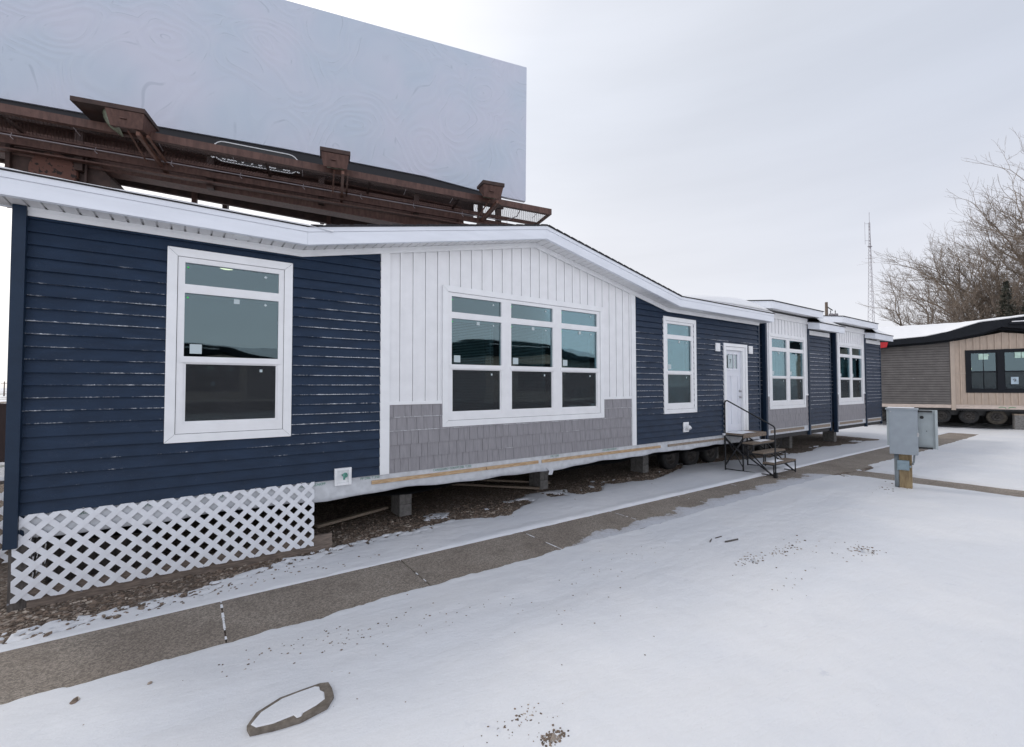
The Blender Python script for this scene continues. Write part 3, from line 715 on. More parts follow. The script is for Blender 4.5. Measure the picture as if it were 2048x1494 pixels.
# rim wrap, ledger strips, belly
t = MB(); n = 90
P = []
for k in range(n+1):
    x = X0+(X1-X0)*k/n; w_ = .012*math.sin(x*3.1)+.008*math.sin(x*7.7); sag = -.045*math.exp(-((x-4.9)/1.6)**2)-.02*math.exp(-((x-1.6)/.7)**2)
    P += [(x,-.006,ZB+.01),(x,-.012,ZB-.09),(x,-.016+w_*.4,.70+w_*.3),(x,-.004+w_,.672+w_*.8+sag),(x,.10,.655+w_+sag*1.2)]
t.add(P, [(5*k+j,5*k+5+j,5*k+6+j,5*k+1+j) for k in range(n) for j in range(4)])
wrap = t.build('house_wrap', wrapm, h1, smooth=True, fix=False)
t = MB(); t.add([(5.23,-.03,.70),(5.36,-.035,.70),(5.40,-.045,.64),(5.36,-.05,.555),(5.27,-.045,.56),(5.30,-.04,.63)], [(0,1,2,3,4,5)]); t.build('torn_flap', wrapm, wrap, fix=False)
for (x, s_) in ((1.25, 'CGGUARD EZAKFP'), (2.05, 'FP DBL T.350'), (3.35, 'CANGUARD EZAKFP DBL T.350'), (5.45, 'DBL T.350'), (6.9, 'CGGUARD EZAKFP'), (-.35,'P.DBL'), (.25,'EZAKF'), (-.9,'CGGUARD')):
    text('wrap_print', s_, .048, printgreen, wrap, Matrix.Translation((x, -.0165, .878 if x > 2 else .87)) @ FRONT, .0005)
t = MB()
for (a, b) in ((2.07,3.96),(3.97,5.06),(5.14,6.7),(6.705,8.53)): t.box(a, b, -.034, -.0175, .785, .838)
t.build_each('ledger_strip', lumber, h1, bevel=.003)
t = MB(); t.box(8.80, 10.1, -.034, -.0175, .785, .838); t.box(10.105, 11.15, -.034, -.0175, .785, .838); t.build_each('ledger_strip', lumber_old, h1, bevel=.003)
t = MB(); P = []; ny = 12; n = 60
for k in range(n+1):
    x = X0+.02+(X1-X0-.04)*k/n
    for j in range(ny+1):
        y = .06+8.2*j/ny; P.append((x, y, .60+.03*math.sin(x*1.7+j)+.02*math.sin(x*4.1-j*2)-(.05 if 0 < j < ny else 0)))
t.add(P, [(k*(ny+1)+j, (k+1)*(ny+1)+j, (k+1)*(ny+1)+j+1, k*(ny+1)+j+1) for k in range(n) for j in range(ny)])
t.build('belly_sheet', blackp, h1, smooth=True, fix=False)
t = MB()
for y in (1.05, 3.2, 5.2, 7.3):
    t.box(X0+.1, X1-.1, y-.05, y+.05, .555, .565); t.box(X0+.1, X1-.1, y-.004, y+.004, .41, .555); t.box(X0+.1, X1-.1, y-.05, y+.05, .40, .41)
for v in np.arange(-1, 13, 1.6): t.box(v, v+.03, 1.1, 7.2, .42, .55)
t.build_each('chassis', steel_dk, h1)
# soffit, fascia, roof
RX0, RX1, RY = -1.86, 13.12, -.365
t = MB()
for (a, za, b, zb) in ((RX0,EZ,GX0,EZ),(GX0,EZ,GA,GZ),(GA,GZ,GX1,EZ),(GX1,EZ,RX1,EZ)): soffit_strip(t, a, b, za, zb, RY+.012, .03)
t.build('soffit', soffitm, h1, fix=False)
t = MB(); bot = [(RX0,EZ-.012),(GX0,EZ-.012),(GA,GZ-.012),(GX1,EZ-.012),(RX1,EZ-.012)]
def fasc_run(pts, z0, z1, y0, y1):
    for (a, za), (b, zb) in zip(pts[:-1], pts[1:]): t.poly_y([(a,za+z0),(b-.002,zb+z0),(b-.002,zb+z1),(a,za+z1)], y0, y1)
fasc_run(bot, 0, .158, RY, RY+.03); fasc_run(bot, .160, .218, RY-.012, RY+.03)
fasc_run(bot, -.004, .006, RY+.0305, RY+.05)
t.box(RX0-.02, RX0-.001, RY, .03, EZ-.012, EZ+.206); t.box(RX0-.02, X0-.06, .031, .05, EZ-.012, EZ+.206); t.box(RX1-.001, RX1+.02, RY, 8.6, EZ-.012, EZ+.20)
t.build('fascia', fasc, h1)
rz = EZ+.21; RS = .205; RR = 4.1
def mainz(y): return rz+RS*(y-RY) if y < RR else rz+RS*(RR-RY)-RS*(y-RR)
t = MB(); yd = RY+(GZ-EZ)/RS
th = .015
def slab(P): 
    n = len(P); t.add([(x,y,z) for x,y,z in P]+[(x,y,z+th) for x,y,z in P], [tuple(range(n)), tuple(range(n,2*n))]+[(i,(i+1)%n,(i+1)%n+n,i+n) for i in range(n)])
e_ = RY-.03
slab([(RX0-.03,e_,rz),(GX0,e_,rz),(GA,yd,mainz(yd)),(GA,RR,mainz(RR)),(X0-.08,RR,mainz(RR)),(X0-.08,.05,mainz(.05)),(RX0-.03,.05,mainz(.05))])
slab([(GX1,e_,rz),(RX1+.03,e_,rz),(RX1+.03,RR,mainz(RR)),(GA,RR,mainz(RR)),(GA,yd,mainz(yd))])
slab([(GX0,e_,rz),(GA,e_,rz+GZ-EZ),(GA,yd,mainz(yd))]); slab([(GA,e_,rz+GZ-EZ),(GX1,e_,rz),(GA,yd,mainz(yd))])
slab([(X0-.08,RR,mainz(RR)),(RX1+.03,RR,mainz(RR)),(RX1+.03,8.66,mainz(8.66)),(X0-.08,8.66,mainz(8.66))])
# shingle butts standing proud along the gable edge
for k in range(44):
    x = GX0+(GX1-GX0)*k/44+.03; zz = gable(x)+.21+th; sg = SL if x < GA else -(GZ-EZ)/(GX1-GA)
    t.add([(x,e_-.006,zz-.004),(x+.14,e_-.006,zz-.004+sg*.14),(x+.14,e_+.1,zz-.004+sg*.14),(x,e_+.1,zz-.004),(x,e_-.006,zz+.010),(x+.14,e_-.006,zz+.004+sg*.14),(x+.14,e_+.1,zz+.004+sg*.14),(x,e_+.1,zz+.010)], [(0,3,2,1),(4,5,6,7),(0,1,5,4),(1,2,6,5),(2,3,7,6),(3,0,4,7)])
roof = t.build('roof', shinglem, h1)
# roof snow
def roofsnow(xa, xb, ya, yb_, zf, hf, nx=90, ny=16, parent=None):
    P = []; 
    for i in range(nx+1):
        for j in range(ny+1):
            x = xa+(xb-xa)*i/nx; v = j/ny; y = ya+(yb_-ya)*v**1.5; P.append((x, y, zf(x, y)+hf(x, y)))
    F = [(i*(ny+1)+j,(i+1)*(ny+1)+j,(i+1)*(ny+1)+j+1,i*(ny+1)+j+1) for i in range(nx) for j in range(ny)]
    m = MB(); m.add(P, F); n0 = len(P)
    Q = [(x, ya+.002, zf(x, ya)-.002) for x in [xa+(xb-xa)*i/nx for i in range(nx+1)]]
    m.add(Q, []); m.f += [(i*(ny+1),(i+1)*(ny+1),n0+i+1,n0+i) for i in range(nx)]
    return m.build('roof_snow', snow_edge, parent, smooth=True, fix=False)
def h_left(x, y): return .000+.020*float(fbm(np.array([x*4.]),np.array([y*3.]),3,5)[0])+.03*min(1,(y-RY)/1.0)*min(1,max(0,(GX0+.4-x)))
roofsnow(RX0-.03, X0-.08, RY-.036, .05, lambda x,y: mainz(y)+th+.002, h_left, nx=20, parent=roof)
roofsnow(X0-.08, GX0+.3, RY-.036, 4.0, lambda x,y: mainz(y)+th+.002 - max(0,(x-GX0))*.0, lambda x,y: h_left(x,y) if x < GX0 else h_left(x,y)-.12*(x-GX0), parent=roof, nx=160)
def h_right(x, y):
    w = 1-math.exp(-((max(0,x-9.0))/1.5)**2); d = max(0,min(1, (y-RY+.02)/.42)); e = min(1, max(0, (13.10-x))/.30)
    return .006+w*(.055+.20*d**.8*(math.exp(-((x-12.1)/1.15)**2)+.25))*e**.5*(.9+.2*float(fbm(np.array([x*1.5]),np.array([y*1.5]),3,8)[0]))
roofsnow(9.0, 13.12, RY-.02, 4.0, lambda x,y: mainz(y)+th+.001, h_right, parent=roof)
# soffit lights
for x in (.449, 9.82):
    l = MB(); l.lathe([(.0001,-.012),(.075,-.012),(.10,-.006),(.10,.004)], (x,-.175,EZ-.001), axis=(0,0,1), n=24); l.build('soffit_light', whitetrim, h1, smooth=True)
window(h1, [(-.094,.872)], -.258, 1.03, 'tall single window at the left end', lamp=(.35,.9,3.78), seed=1)
window(h1, [(3.329,4.275),(4.477,5.417),(5.628,6.57)], 3.168, 6.745, 'wide triple window below the gable', blinds=(0,1,2), seed=2)
window(h1, [(8.83,9.755)], 8.675, 9.94, 'narrow window beside the door', blinds=(0,), seed=3)
# door
d = MB()
for (a, b, c_, e_2) in ((11.14,11.235,.93,3.27),(12.215,12.30,.93,3.27),(11.235,12.215,3.19,3.27)): d.box(a, b, -.045, -.001, c_, e_2)
d.build('door_trim', whitetrim, h1, bevel=.004)
d = MB(); d.box(11.237,11.30,-.02,.12,.96,3.185); d.box(12.10,12.213,-.02,.12,.96,3.185); d.box(11.30,12.10,-.02,.12,3.10,3.185); d.box(11.10,12.32,-.07,.10,.915,.955); d.build('door_frame', whitetrim, h1, bevel=.003)
d = MB(); D0, D1 = 11.303, 12.097; yd_ = .045
gw = [(11.40,11.565,2.62,3.0),(11.59,11.755,2.62,3.0),(11.78,11.945,2.62,3.0)]
for (p, q_, r, s_) in clip_openings(D0, D1, .962, 3.097, gw+[(11.40,11.62,1.15,2.42),(11.68,11.95,1.15,2.42)]): d.box(p, q_, yd_, yd_+.04, r, s_)
d.box(11.40,11.62,yd_+.012,yd_+.038,1.15,2.42); d.box(11.68,11.95,yd_+.012,yd_+.038,1.15,2.42); d.box(11.38,11.97,yd_-.016,yd_-.0005,2.565,2.60)
door = d.build('door', doorm, h1)
gl = MB()
for (a, b, c_, e_2) in gw: gl.box(a-.003, b+.003, yd_+.016, yd_+.022, c_-.003, e_2+.003)
gl.build('pane', glassc, door)
pp = MB(); pp.box(11.47, 11.70, yd_-.003, yd_-.001, 2.64, 2.97); pp.build('number_sheet', stickm, door)
text('number', '7', .17, inkm, door, Matrix.Translation((11.585, yd_-.0045, 2.80)) @ FRONT)
kn = MB()
for z in (2.02, 1.86): kn.lathe([(.0001,-.05),(.026,-.048),(.030,-.03),(.022,-.012),(.032,-.006),(.032,0)], (12.03, yd_, z), n=16)
kn.build('knob', chrome, door, smooth=True)
# lamp blocks, vent, hydrant box
for x in (10.872, 12.497):
    b_ = MB(); b_.box(x-.10, x+.10, -.045, -.018, 3.04, 3.25); b_.box(x-.055, x+.055, -.052, -.0455, 3.075, 3.215); b_.build('mounting_block', whitetrim, h1, bevel=.006)
b_ = MB(); b_.box(9.38, 9.59, -.035, -.018, 1.08, 1.31); b_.tube([(9.50,-.035,1.21),(9.50,-.09,1.19),(9.50,-.12,1.15)], .055, 12)
for k in range(7): b_.box(9.40, 9.57, -.045, -.0355, 1.10+k*.028, 1.112+k*.028)
b_.build('dryer_vent', whitetrim, h1)
hb = MB()
for (a, b, c_, e_2) in ((1.565,1.60,.83,1.06),(1.745,1.785,.83,1.06),(1.60,1.745,.83,.862),(1.60,1.745,1.028,1.06)): hb.box(a, b, -.060, -.018, c_, e_2)
hb.box(1.60,1.745,-.035,-.019,.862,1.028); hyd = hb.build('faucet_box', whitetrim, h1, bevel=.004)
fa = MB(); fa.tube([(1.672,-.035,.965),(1.672,-.09,.965),(1.672,-.115,.955),(1.672,-.118,.915)], .014, 10); fa.lathe([(.0001,-.012),(.032,-.012),(.035,0),(.032,.012),(.0001,.012)], (1.690,-.10,.97), axis=(.4,-1,.2), n=16); fa.build('faucet', pbr('green_faucet', (.10,.30,.24), .5, .3, 30), hyd, smooth=True)

# ------------------------------------------------------------------ running gear and piers (stand on the ground)
def tire_mb(c, ax=(0,1,0), r=.355, w=.20):
    m = MB(); m.lathe([(r*.60,-w*.42),(r*.80,-w*.5),(r*.95,-w*.46),(r,-w*.32),(r,w*.32),(r*.95,w*.46),(r*.80,w*.5),(r*.60,w*.42)], c, ax, 36); return m
def wheel(parent, c, rubberm=rubber, rim=rimm, r=.355):
    t_ = tire_mb(c, r=r).build('tire', rubberm, parent, smooth=True)
    m = MB(); m.lathe([(.0001,-.055),(.05,-.055),(.055,-.02),(r*.36,-.015),(r*.42,-.02),(r*.55,-.06),(r*.61,-.088),(r*.62,.08)], c, (0,1,0), 30)
    for k in range(5):
        q = 2*math.pi*k/5; m.lathe([(.0001,-.05),(.011,-.05),(.012,-.018)], (c[0]+.085*math.cos(q), c[1], c[2]+.085*math.sin(q)), (0,1,0), 8)
    m.build('rim', rim, t_, smooth=True)
wl = MB()
for i, x in enumerate((10.2, 11.12, 12.04)):
    wheel(h1, (x, .98, .33)); 
for x in (10.2, 11.12, 12.04): wl.tube([(x,1.0,.33),(x,3.0,.33)], .03, 8)
wl.build_each('axle', steel_dk, h1)
def pier(x, y, label, courses=3, cap=True, rz=0.):
    p = thing('concrete_pier', label, 'pier', (x, y, 0), rz, 'block piers holding up the homes')
    b = MB(); z = 0
    for k in range(courses):
        if k % 2 == 0: b.box(-.105,.105,-.197,.197,z+.002,z+.192)
        else: b.box(-.105,-.002,-.197,.197,z+.002,z+.192); b.box(.002,.105,-.197,.197,z+.002,z+.192)
        z += .195
    b.build('block', concrete_b, p, bevel=.008)
    if cap:
        c = MB(); c.box(-.095,.10,-.20,.19,z,z+.035); c.box(-.07,.11,-.17,.20,z+.036,z+.062); c.build_each('cap_board', lumber_old, p)
    return p
pier(2.93, 1.05, 'concrete block pier under the long navy home, nearest the lattice')
pier(6.05, 1.22, 'concrete block pier under the long navy home below the triple window')
pier(9.25, 1.15, 'concrete block pier just left of the tyres under the long navy home')
pier(12.75, 1.35, 'concrete block pier under the long navy home behind the steps')
pier(16.95, 1.1, 'pale narrow block pier under the first small home, right of its wheels')
pier(20.3, .95, 'wide dark pier under the left corner of the second small home')

# boards lying beneath the home
for (a, b, w, h, lab) in (((1.55,.95,.05),(2.75,1.25,.09),.09,.04,'weathered board lying on the gravel behind the lattice end'),
                         ((4.6,2.4,.06),(5.9,1.0,.05),.09,.04,'old board lying on gravel below the triple window, left of two'),
                         ((4.9,2.6,.10),(6.4,1.25,.06),.09,.04,'old board lying on gravel below the triple window, right of two')):
    m = MB(); m.bar(a, b, w, h); tag(m.build('board', lumber_old), lab, 'board', 'boards lying under the home')

# ------------------------------------------------------------------ lattice skirt
def lattice(name, label, x0, x1, z0, z1, loc, rz=0, screws=True, group='lattice skirting panels', pitch=.1715, w=.053):
    p = thing(name, label, 'lattice', loc, rz, group)
    for s_, yy in ((1, -.012), (-1, -.005)):
        m = MB(); e_ = -.014; H_ = z1-z0; d = pitch; wx = w*1.414/2
        k0 = -int(H_/d)-2
        for k in range(k0, int((x1-x0)/d)+3):
            # strip centre: x = xc + s*(z-z0)
            xc = x0+(k*d if s_ > 0 else k*d+H_)
            pts_ = [(xc-wx-s_*e_, z0-e_), (xc+wx-s_*e_, z0-e_), (xc+wx+s_*(H_+e_), z1+e_), (xc-wx+s_*(H_+e_), z1+e_)]
            # clip in x
            def clip(poly, xc_, keepgt):
                o = []
                for i in range(len(poly)):
                    a, b = poly[i], poly[(i+1) % len(poly)]; ia = (a[0] >= xc_) == keepgt or a[0] == xc_; ib = (b[0] >= xc_) == keepgt or b[0] == xc_
                    if ia: o.append(a)
                    if ia != ib:
                        t_ = (xc_-a[0])/(b[0]-a[0]); o.append((xc_, a[1]+t_*(b[1]-a[1])))
                return o
            pl = clip(clip(pts_, x0-e_, True), x1+e_, False)
            if len(pl) >= 3: m.poly_y(pl, yy-.0032, yy+.0032)
        m.build('lattice_strips', lattm, p)
    if screws:
        m = MB()
        for k in range(0, int(round((x1-x0)/pitch))+1, 3):
            for zz in (z0+.012, z1-.012): m.lathe([(.0001,-.020),(.009,-.019),(.010,-.016)], (x0+k*pitch, 0, zz), n=8)
        m.build('screws', meshgrey, p)
    return p
pl = .1715
lattice('lattice_panel', 'long white lattice panel along the front foot of the navy home', -1.415, -1.415+16*pl, .075, .075+5*pl, (0,-.03,0))
sc = thing('skirt_frame', 'weathered grey post and brown board frame behind the front lattice', 'frame', (0,0,0))
m = MB(); m.box(-1.43,-1.30,-.015,.10,-.02,.62); m.build_each('post', post_grey, sc, bevel=.004)
m = MB(); m.box(-1.298,1.55,-.013,.030,-.01,.205); m.build('bottom_board', skirtwood, sc, bevel=.004)
m = MB(); m.box(-1.25,-.35,.45,.49,0,.62); m.box(.35,.45,.5,.6,0,.6); m.build_each('brace_board', post_grey, sc)
lattice('lattice_panel', 'white lattice panel closing the left end of the navy home, seen through the front lattice', 0, 22*pl, .05, .05+5*pl, (-1.41,.15,0), R(90))
lattice('lattice_panel', 'white lattice panel at the far left edge below a snowy deck', -1.5-9*pl, -1.5, .02, .02+5.5*pl, (0,1.7,0))
dk = thing('small_deck', 'low snow-topped deck past the left end of the navy home', 'deck', (0,0,0))
m = MB(); m.box(-3.2,-1.5,1.72,3.3,.98,1.02); m.build('deck_boards', post_grey, dk)
m = MB(); m.box(-3.2,-1.5,1.70,3.3,1.021,1.07); m.build('snow', snow_edge, dk, bevel=.015)
m = MB(); m.box(-3.15,-3.05,1.75,1.85,0,.98); m.box(-1.62,-1.54,1.75,1.85,0,.98); m.build_each('post', post_grey, dk)
m = MB(); m.tube([(-3.0,2.1,1.09),(-2.6,2.0,1.14),(-2.2,2.15,1.13),(-1.9,2.1,1.16),(-1.6,2.2,1.10)], .016, 8); tag(m.build('hose', pbr('pale_hose', (.5,.5,.45), .5), None, smooth=True), 'pale hose lying on the snowy deck past the left end', 'hose')

# ------------------------------------------------------------------ steps with rail
st = thing('entry_steps', 'open black steel steps with four wooden treads below the white door', 'steps', (11.15,-.5,.0))
T = Matrix.Translation((-11.15, .5, 0))
fr = MB(); fr.T = T; wd = MB(); wd.T = T
XL, XR = 11.15, 12.25
levels = [(-.02,-.50,.965),(-.48,-.74,.765),(-.72,-.98,.565),(-.96,-1.22,.345)]
for i, (ya, yb_, z) in enumerate(levels):
    w_ = MB(); w_.T = T
    if i == 0:
        for k in range(3): w_.box(XL-.02, XR+.02, yb_+.162*k+.002, yb_+.162*(k+1)-.004, z-.04, z)
        w_.box(XL-.02, XR+.02, yb_-.002-.02, yb_-.002, z-.10, z-.002)
    else:
        w_.box(XL-.02, XR+.02, yb_, (ya+yb_)/2-.003, z-.038, z); w_.box(XL-.02, XR+.02, (ya+yb_)/2+.003, ya-.006, z-.038, z)
    w_.build('tread', treadm, st, bevel=.004)
    sn_ = MB(); sn_.T = T
    if i in (0, 1, 3):
        a, b = ((XL+.0, XR-.35), (XL+.45, XR-.1), None, (XL+.08, XL+.6))[i]
        n = 24; P = []
        for kx in range(n+1):
            for ky in range(5):
                x = a+(b-a)*kx/n; y = yb_+.03+(ya-yb_-.05)*ky/4; e = max(0,math.sin(math.pi*kx/n))**.5*max(0,math.sin(math.pi*(ky+.35)/4.7))**.6
                P.append((x, y, z-.004+.038*max(0,e)*(.6+.6*float(fbm(np.array([x*9]),np.array([y*9]),3,2)[0]))*(1 if i != 3 else 1.1)))
        sn_.add(P, [(kx*5+ky,(kx+1)*5+ky,(kx+1)*5+ky+1,kx*5+ky+1) for kx in range(n) for ky in range(4)]); sn_.build('snow', snow_edge, st, smooth=True, fix=False)
k = .028
for X in (XL, XR):
    fr.bar((X,-.03,0), (X,-.03,.925), k); fr.bar((X,-.49,.0), (X,-.49,.92), k)
    fr.bar((X,-.03,.905), (X,-.50,.905), k); fr.bar((X,-.03,.05), (X,-1.2,.06), k*.8)
    fr.bar((X,-.03,.80), (X,-1.20,.05), k); 
    for (ya, yb_, z) in levels[1:]:
        fr.bar((X,ya,z-.052), (X,yb_,z-.052), k*.9)
    for y, za, zb in ((-.74,.72,.53),(-.98,.52,.31),(-1.21,.30,.02)): fr.bar((X,y,za), (X,y,zb), k*.8)
    fr.bar((X,-.50,.70),(X,-1.16,.05), k*.8)
fr.bar((XL,-.03,.85),(XR,-.03,.15), .02); fr.bar((XL,-.03,.15),(XR,-.03,.85), .02)
fr.bar((XL,-.05,.85),(XL,-.48,.15), .018); fr.bar((XL,-.05,.15),(XL,-.48,.85), .018)
for (ya, yb_, z) in levels: fr.bar((XL,yb_+.03,z-.055), (XR,yb_+.03,z-.055), k*.8)
fr.build('frame', steel_dk, st)
ra = MB(); ra.T = T
XA = XL-.035; arc = [(XA,-.055,.0),(XA,-.055,1.72)] + [(XA,-.055-.065*(1-math.cos(q)), 1.72+.065*math.sin(q)) for q in (R(25),R(50),R(75),R(95))]
end = [(XA,-1.10,1.285),(XA,-1.22,1.225)] + [(XA,-1.235-.03*math.sin(q), 1.205-.05*(1-math.cos(q))) for q in (R(20),R(60),R(90))]
ra.tube(arc+end+[(XA,-1.265,.9),(XA,-1.265,.02)], .017, 10)
ra.box(XA-.03, XA+.03, -1.30, -1.23, .0, .14); ra.build('handrail', steel_dk, st, smooth=False)
hw = MB(); hw.T = T; hw.box(XA-.07, XA-.03, -.08, -.02, .90, .955); hw.build('rail_snow', snow_edge, st, bevel=.012)

# ------------------------------------------------------------------ small homes further along
def small_home(x, label, seed, wlabel, w_white=2.66, w_all=4.44, roofl=-.2, piers=None):
    h = thing('small_home', label, 'home', (x,0,0), 0, 'smaller navy and white homes in a row')
    o = opening(.14, 2.46); UZ = 4.30
    batten_skin(.0, w_white, 1.90, UZ, [o], pitch=.2).build('batten_siding', white, h)
    shake_skin(.0, w_white, ZB, 1.86, [opening(.137,2.463)], seed).build('shingle_siding', shake, h)
    m = MB(); m.box(0,.137,-.03,-.001,1.855,1.902); m.box(2.463,w_white,-.03,-.001,1.855,1.902); m.box(0,w_white,-.045,-.0205,UZ-.17,UZ); m.box(w_white+.12,w_all-.1,-.045,-.0205,3.80,EZ); m.build_each('band_trim', whitetrim, h)
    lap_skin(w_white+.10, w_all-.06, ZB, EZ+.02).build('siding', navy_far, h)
    m = MB(); m.box(w_white,w_white+.10,-.05,.05,.60,UZ); m.box(-.10,-.002,-.045,.06,.55,EZ+.3); m.box(w_all-.06,w_all,-.03,.05,.62,EZ); m.build_each('corner_board', navytrim, h, bevel=.004)
    s = lap_skin(0, 7.9, ZB, UZ+.1)
    for i, v in enumerate(s.v): s.v[i] = (-.06+v[1], 7.95-v[0], v[2])
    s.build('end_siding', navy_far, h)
    m = MB(); m.box(w_all-.02,w_all,.05,7.9,ZB,EZ); m.box(-.05,w_all,7.9,7.95,ZB,EZ); m.box(-.05,w_all-.02,3.9,3.95,ZB+.03,EZ-.02); m.build_each('back_wall', navytrim, h)
    m = MB(); m.box(-.05,w_all-.03,.08,7.88,.93,.95); m.build('floor', interior_floor, h)
    m = MB(); m.box(-.05,w_all-.03,.08,7.88,4.0,4.02); m.build('ceiling', ceilm, h)
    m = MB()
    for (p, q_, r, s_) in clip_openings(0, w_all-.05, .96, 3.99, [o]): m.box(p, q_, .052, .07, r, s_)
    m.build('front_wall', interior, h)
    m = MB(); m.box(-.05,w_all,-.012,.0,.74,ZB); m.build('house_wrap', wrapm, h)
    m = MB(); m.box(.18,w_white-.35,-.03,-.0125,.80,.88); m.box(w_white+.15,w_all-.15,-.03,-.0125,.78,.87); m.build_each('ledger_strip', lumber_old, h)
    m = MB(); m.box(0,w_all-.05,.02,7.8,.62,.74); m.build('belly_sheet', blackp, h)
    m = MB(); m.box(.1,w_all-.1,.9,1.0,.50,.62); m.box(.1,w_all-.1,5,5.1,.50,.62); m.build_each('chassis', steel_dk, h)
    # raised shed roof over the white part, lower roof over the blue part
    def shed(x0, x1, z, y0, sl, yr, fh=.21):
        f = MB(); f.box(x0, x1, y0-.02, y0, z, z+fh)
        for xx in (x0, x1-.02):
            f.add([(xx,y0+.001,z),(xx,yr,z+sl*(yr-y0)),(xx,yr,z+sl*(yr-y0)+fh),(xx,y0+.001,z+fh),(xx+.02,y0+.001,z),(xx+.02,yr,z+sl*(yr-y0)),(xx+.02,yr,z+sl*(yr-y0)+fh),(xx+.02,y0+.001,z+fh)],
                  [(0,1,2,3),(4,7,6,5),(0,4,5,1),(3,2,6,7),(0,3,7,4),(1,5,6,2)])
        f.build('fascia', fasc, h)
        s_ = MB(); s_.add([(x0+.02,y0,z+.01),(x1-.02,y0,z+.01),(x1-.02,yr,z+sl*(yr-y0)+.01),(x0+.02,yr,z+sl*(yr-y0)+.01)], [(0,1,2,3)]); s_.build('soffit', soffitm, h, fix=False)
        r = MB(); zz = z+fh; r.add([(x0-.02,y0-.045,zz),(x1+.02,y0-.045,zz),(x1+.02,yr,zz+sl*(yr-y0)),(x0-.02,yr,zz+sl*(yr-y0)),(x0-.02,y0-.045,zz+.022),(x1+.02,y0-.045,zz+.022),(x1+.02,yr,zz+sl*(yr-y0)+.022),(x0-.02,yr,zz+sl*(yr-y0)+.022)],
              [(0,3,2,1),(4,5,6,7),(0,1,5,4),(1,2,6,5),(2,3,7,6),(3,0,4,7)]); return r.build('roof', shinglem, h)
    shed(-.42, w_white+.27, UZ, -.37, .145, 3.4, .20)
    r2 = shed(w_white+.0, w_all+.22, EZ-.01, -.36, .18, 4.0)
    roofsnow(w_white+.12, w_all+.20, -.37, 3.9, lambda x_,y: EZ+.222+.18*(y+.36), lambda x_,y: .01+.30*max(0,min(1,(y+.37)/.5))**.7*min(1, max(0,(w_all+.2-x_))/.9)**.6, nx=30, parent=r2)
    b = MB(); b.add([(w_white,4.0,EZ+.98),(w_all+.2,4.0,EZ+.98),(w_all+.2,8.1,EZ+.2),(w_white,8.1,EZ+.2),(-.4,3.4,UZ+.75),(w_white,3.4,UZ+.75),(w_white,8.1,EZ+.2),(-.4,8.1,EZ+.2)], [(0,1,2,3),(4,5,6,7)]); b.build('back_roof', shinglem, h, fix=False)
    window(h, [(.33,1.24),(1.44,2.36)], .14, 2.46, wlabel, pz=((3.29,3.54),(2.451,3.18),(1.70,2.385)), cz=(1.48,3.69), seed=seed, shade=(.35,2.34))
    return h
h2 = small_home(13.40, 'small white and navy home just right of the steps, with a raised white front', 11, 'double window')
h3 = small_home(18.34, 'small white and navy home standing last in the row, beside the grey home', 12, 'double window')
for y in (.98,):
    for x in (.55, 1.45, 2.35): wheel(h2, (x+.2, y, .33))
m = MB(); m.box(.3,2.9,1.1,3.0,.30,.36); m.build_each('axle', steel_dk, h2)

# ------------------------------------------------------------------ home 9: dark grey and tan home
dd = Vector((-.327,.945)).normalized()
ang9 = math.atan2(dd.y, dd.x)+math.pi
h9 = thing('tan_home', 'dark grey and tan home with black trim and snowy roof, at the right edge', 'home', (31.35,-.97,0), ang9)
# local x runs towards the right of the photo: s -> -x
B9, E9 = 1.20, 4.36; GA9 = 1.23; g9 = lambda x: E9+.24+(.30*(1-abs(x-1.35)/2.1) if abs(x-1.35) < 2.1 else 0)
lap_skin(-4.6, -.51, B9, E9, depth=.03, groove=.026).build('siding', greysid, h9)
o9 = (.12, 4.10, 1.96, 3.76)
batten_skin(-.35, 7.0, B9, 6, [o9], xr=lambda x: 4.38+.19*(x+.35) if x < GA9 else max(4.42, 4.72-.16*(x-GA9)), pitch=.245, bw=.055, dep=.035).build('batten_siding', tansid, h9)
m = MB(); m.box(-.51,-.352,-.05,.03,.93,E9+.05); m.build_each('corner_board', tantrim, h9, bevel=.004)
m = MB(); m.box(-.35,.06,-.04,-.0185,2.74,2.80); m.box(-.35,7.0,-.03,-.0185,B9-.0,B9+.03); m.build_each('band_trim', tantrim, h9)
m = MB(); m.box(-4.6,-.515,-.02,0,B9-.17,B9-.003); m.box(-.345,7,-.021,0,B9-.19,B9-.003); m.build_each('rim_board', pbr('pale_rim_board', (.62,.52,.46), .7, .12, 6, stretch=(1,5,5)), h9)
lg = MB(); 
for q0 in range(2): lg.tube([(1.25+.34*q0+ (.12 if q0 else -.12)*math.cos(a_), -.024, B9-.13+.045*math.sin(a_)) for a_ in np.linspace(R(20), R(200) if q0==0 else R(200), 9)], .012, 6)
lg.build('green_mark', pbr('mark_green', (.02,.30,.10), .5), h9)
m = MB(); m.box(-4.6,7,.05,8,B9-.28,B9-.19); m.box(-4.5,6.9,.6,.72,.66,.92); m.box(-4.5,6.9,4.6,4.72,.66,.92); m.build_each('chassis', steel_dk, h9)
m = MB(); m.box(-4.6,-4.58,0,8,B9,E9); m.box(6.98,7,0,8,B9,E9); m.box(-4.6,7,7.98,8,B9,E9); m.box(-4.55,6.95,3.3,3.32,B9,E9); m.build_each('back_wall', greysid, h9)
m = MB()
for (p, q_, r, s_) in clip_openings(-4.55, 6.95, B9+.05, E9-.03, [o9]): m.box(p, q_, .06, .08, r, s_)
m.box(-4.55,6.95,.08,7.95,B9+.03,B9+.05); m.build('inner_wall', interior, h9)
m = MB(); m.box(-4.6,7,4.8,4.83,0,B9-.1); m.build('rear_light_block', blackp, h9)  # added light blocker below the home, keeps its underside black
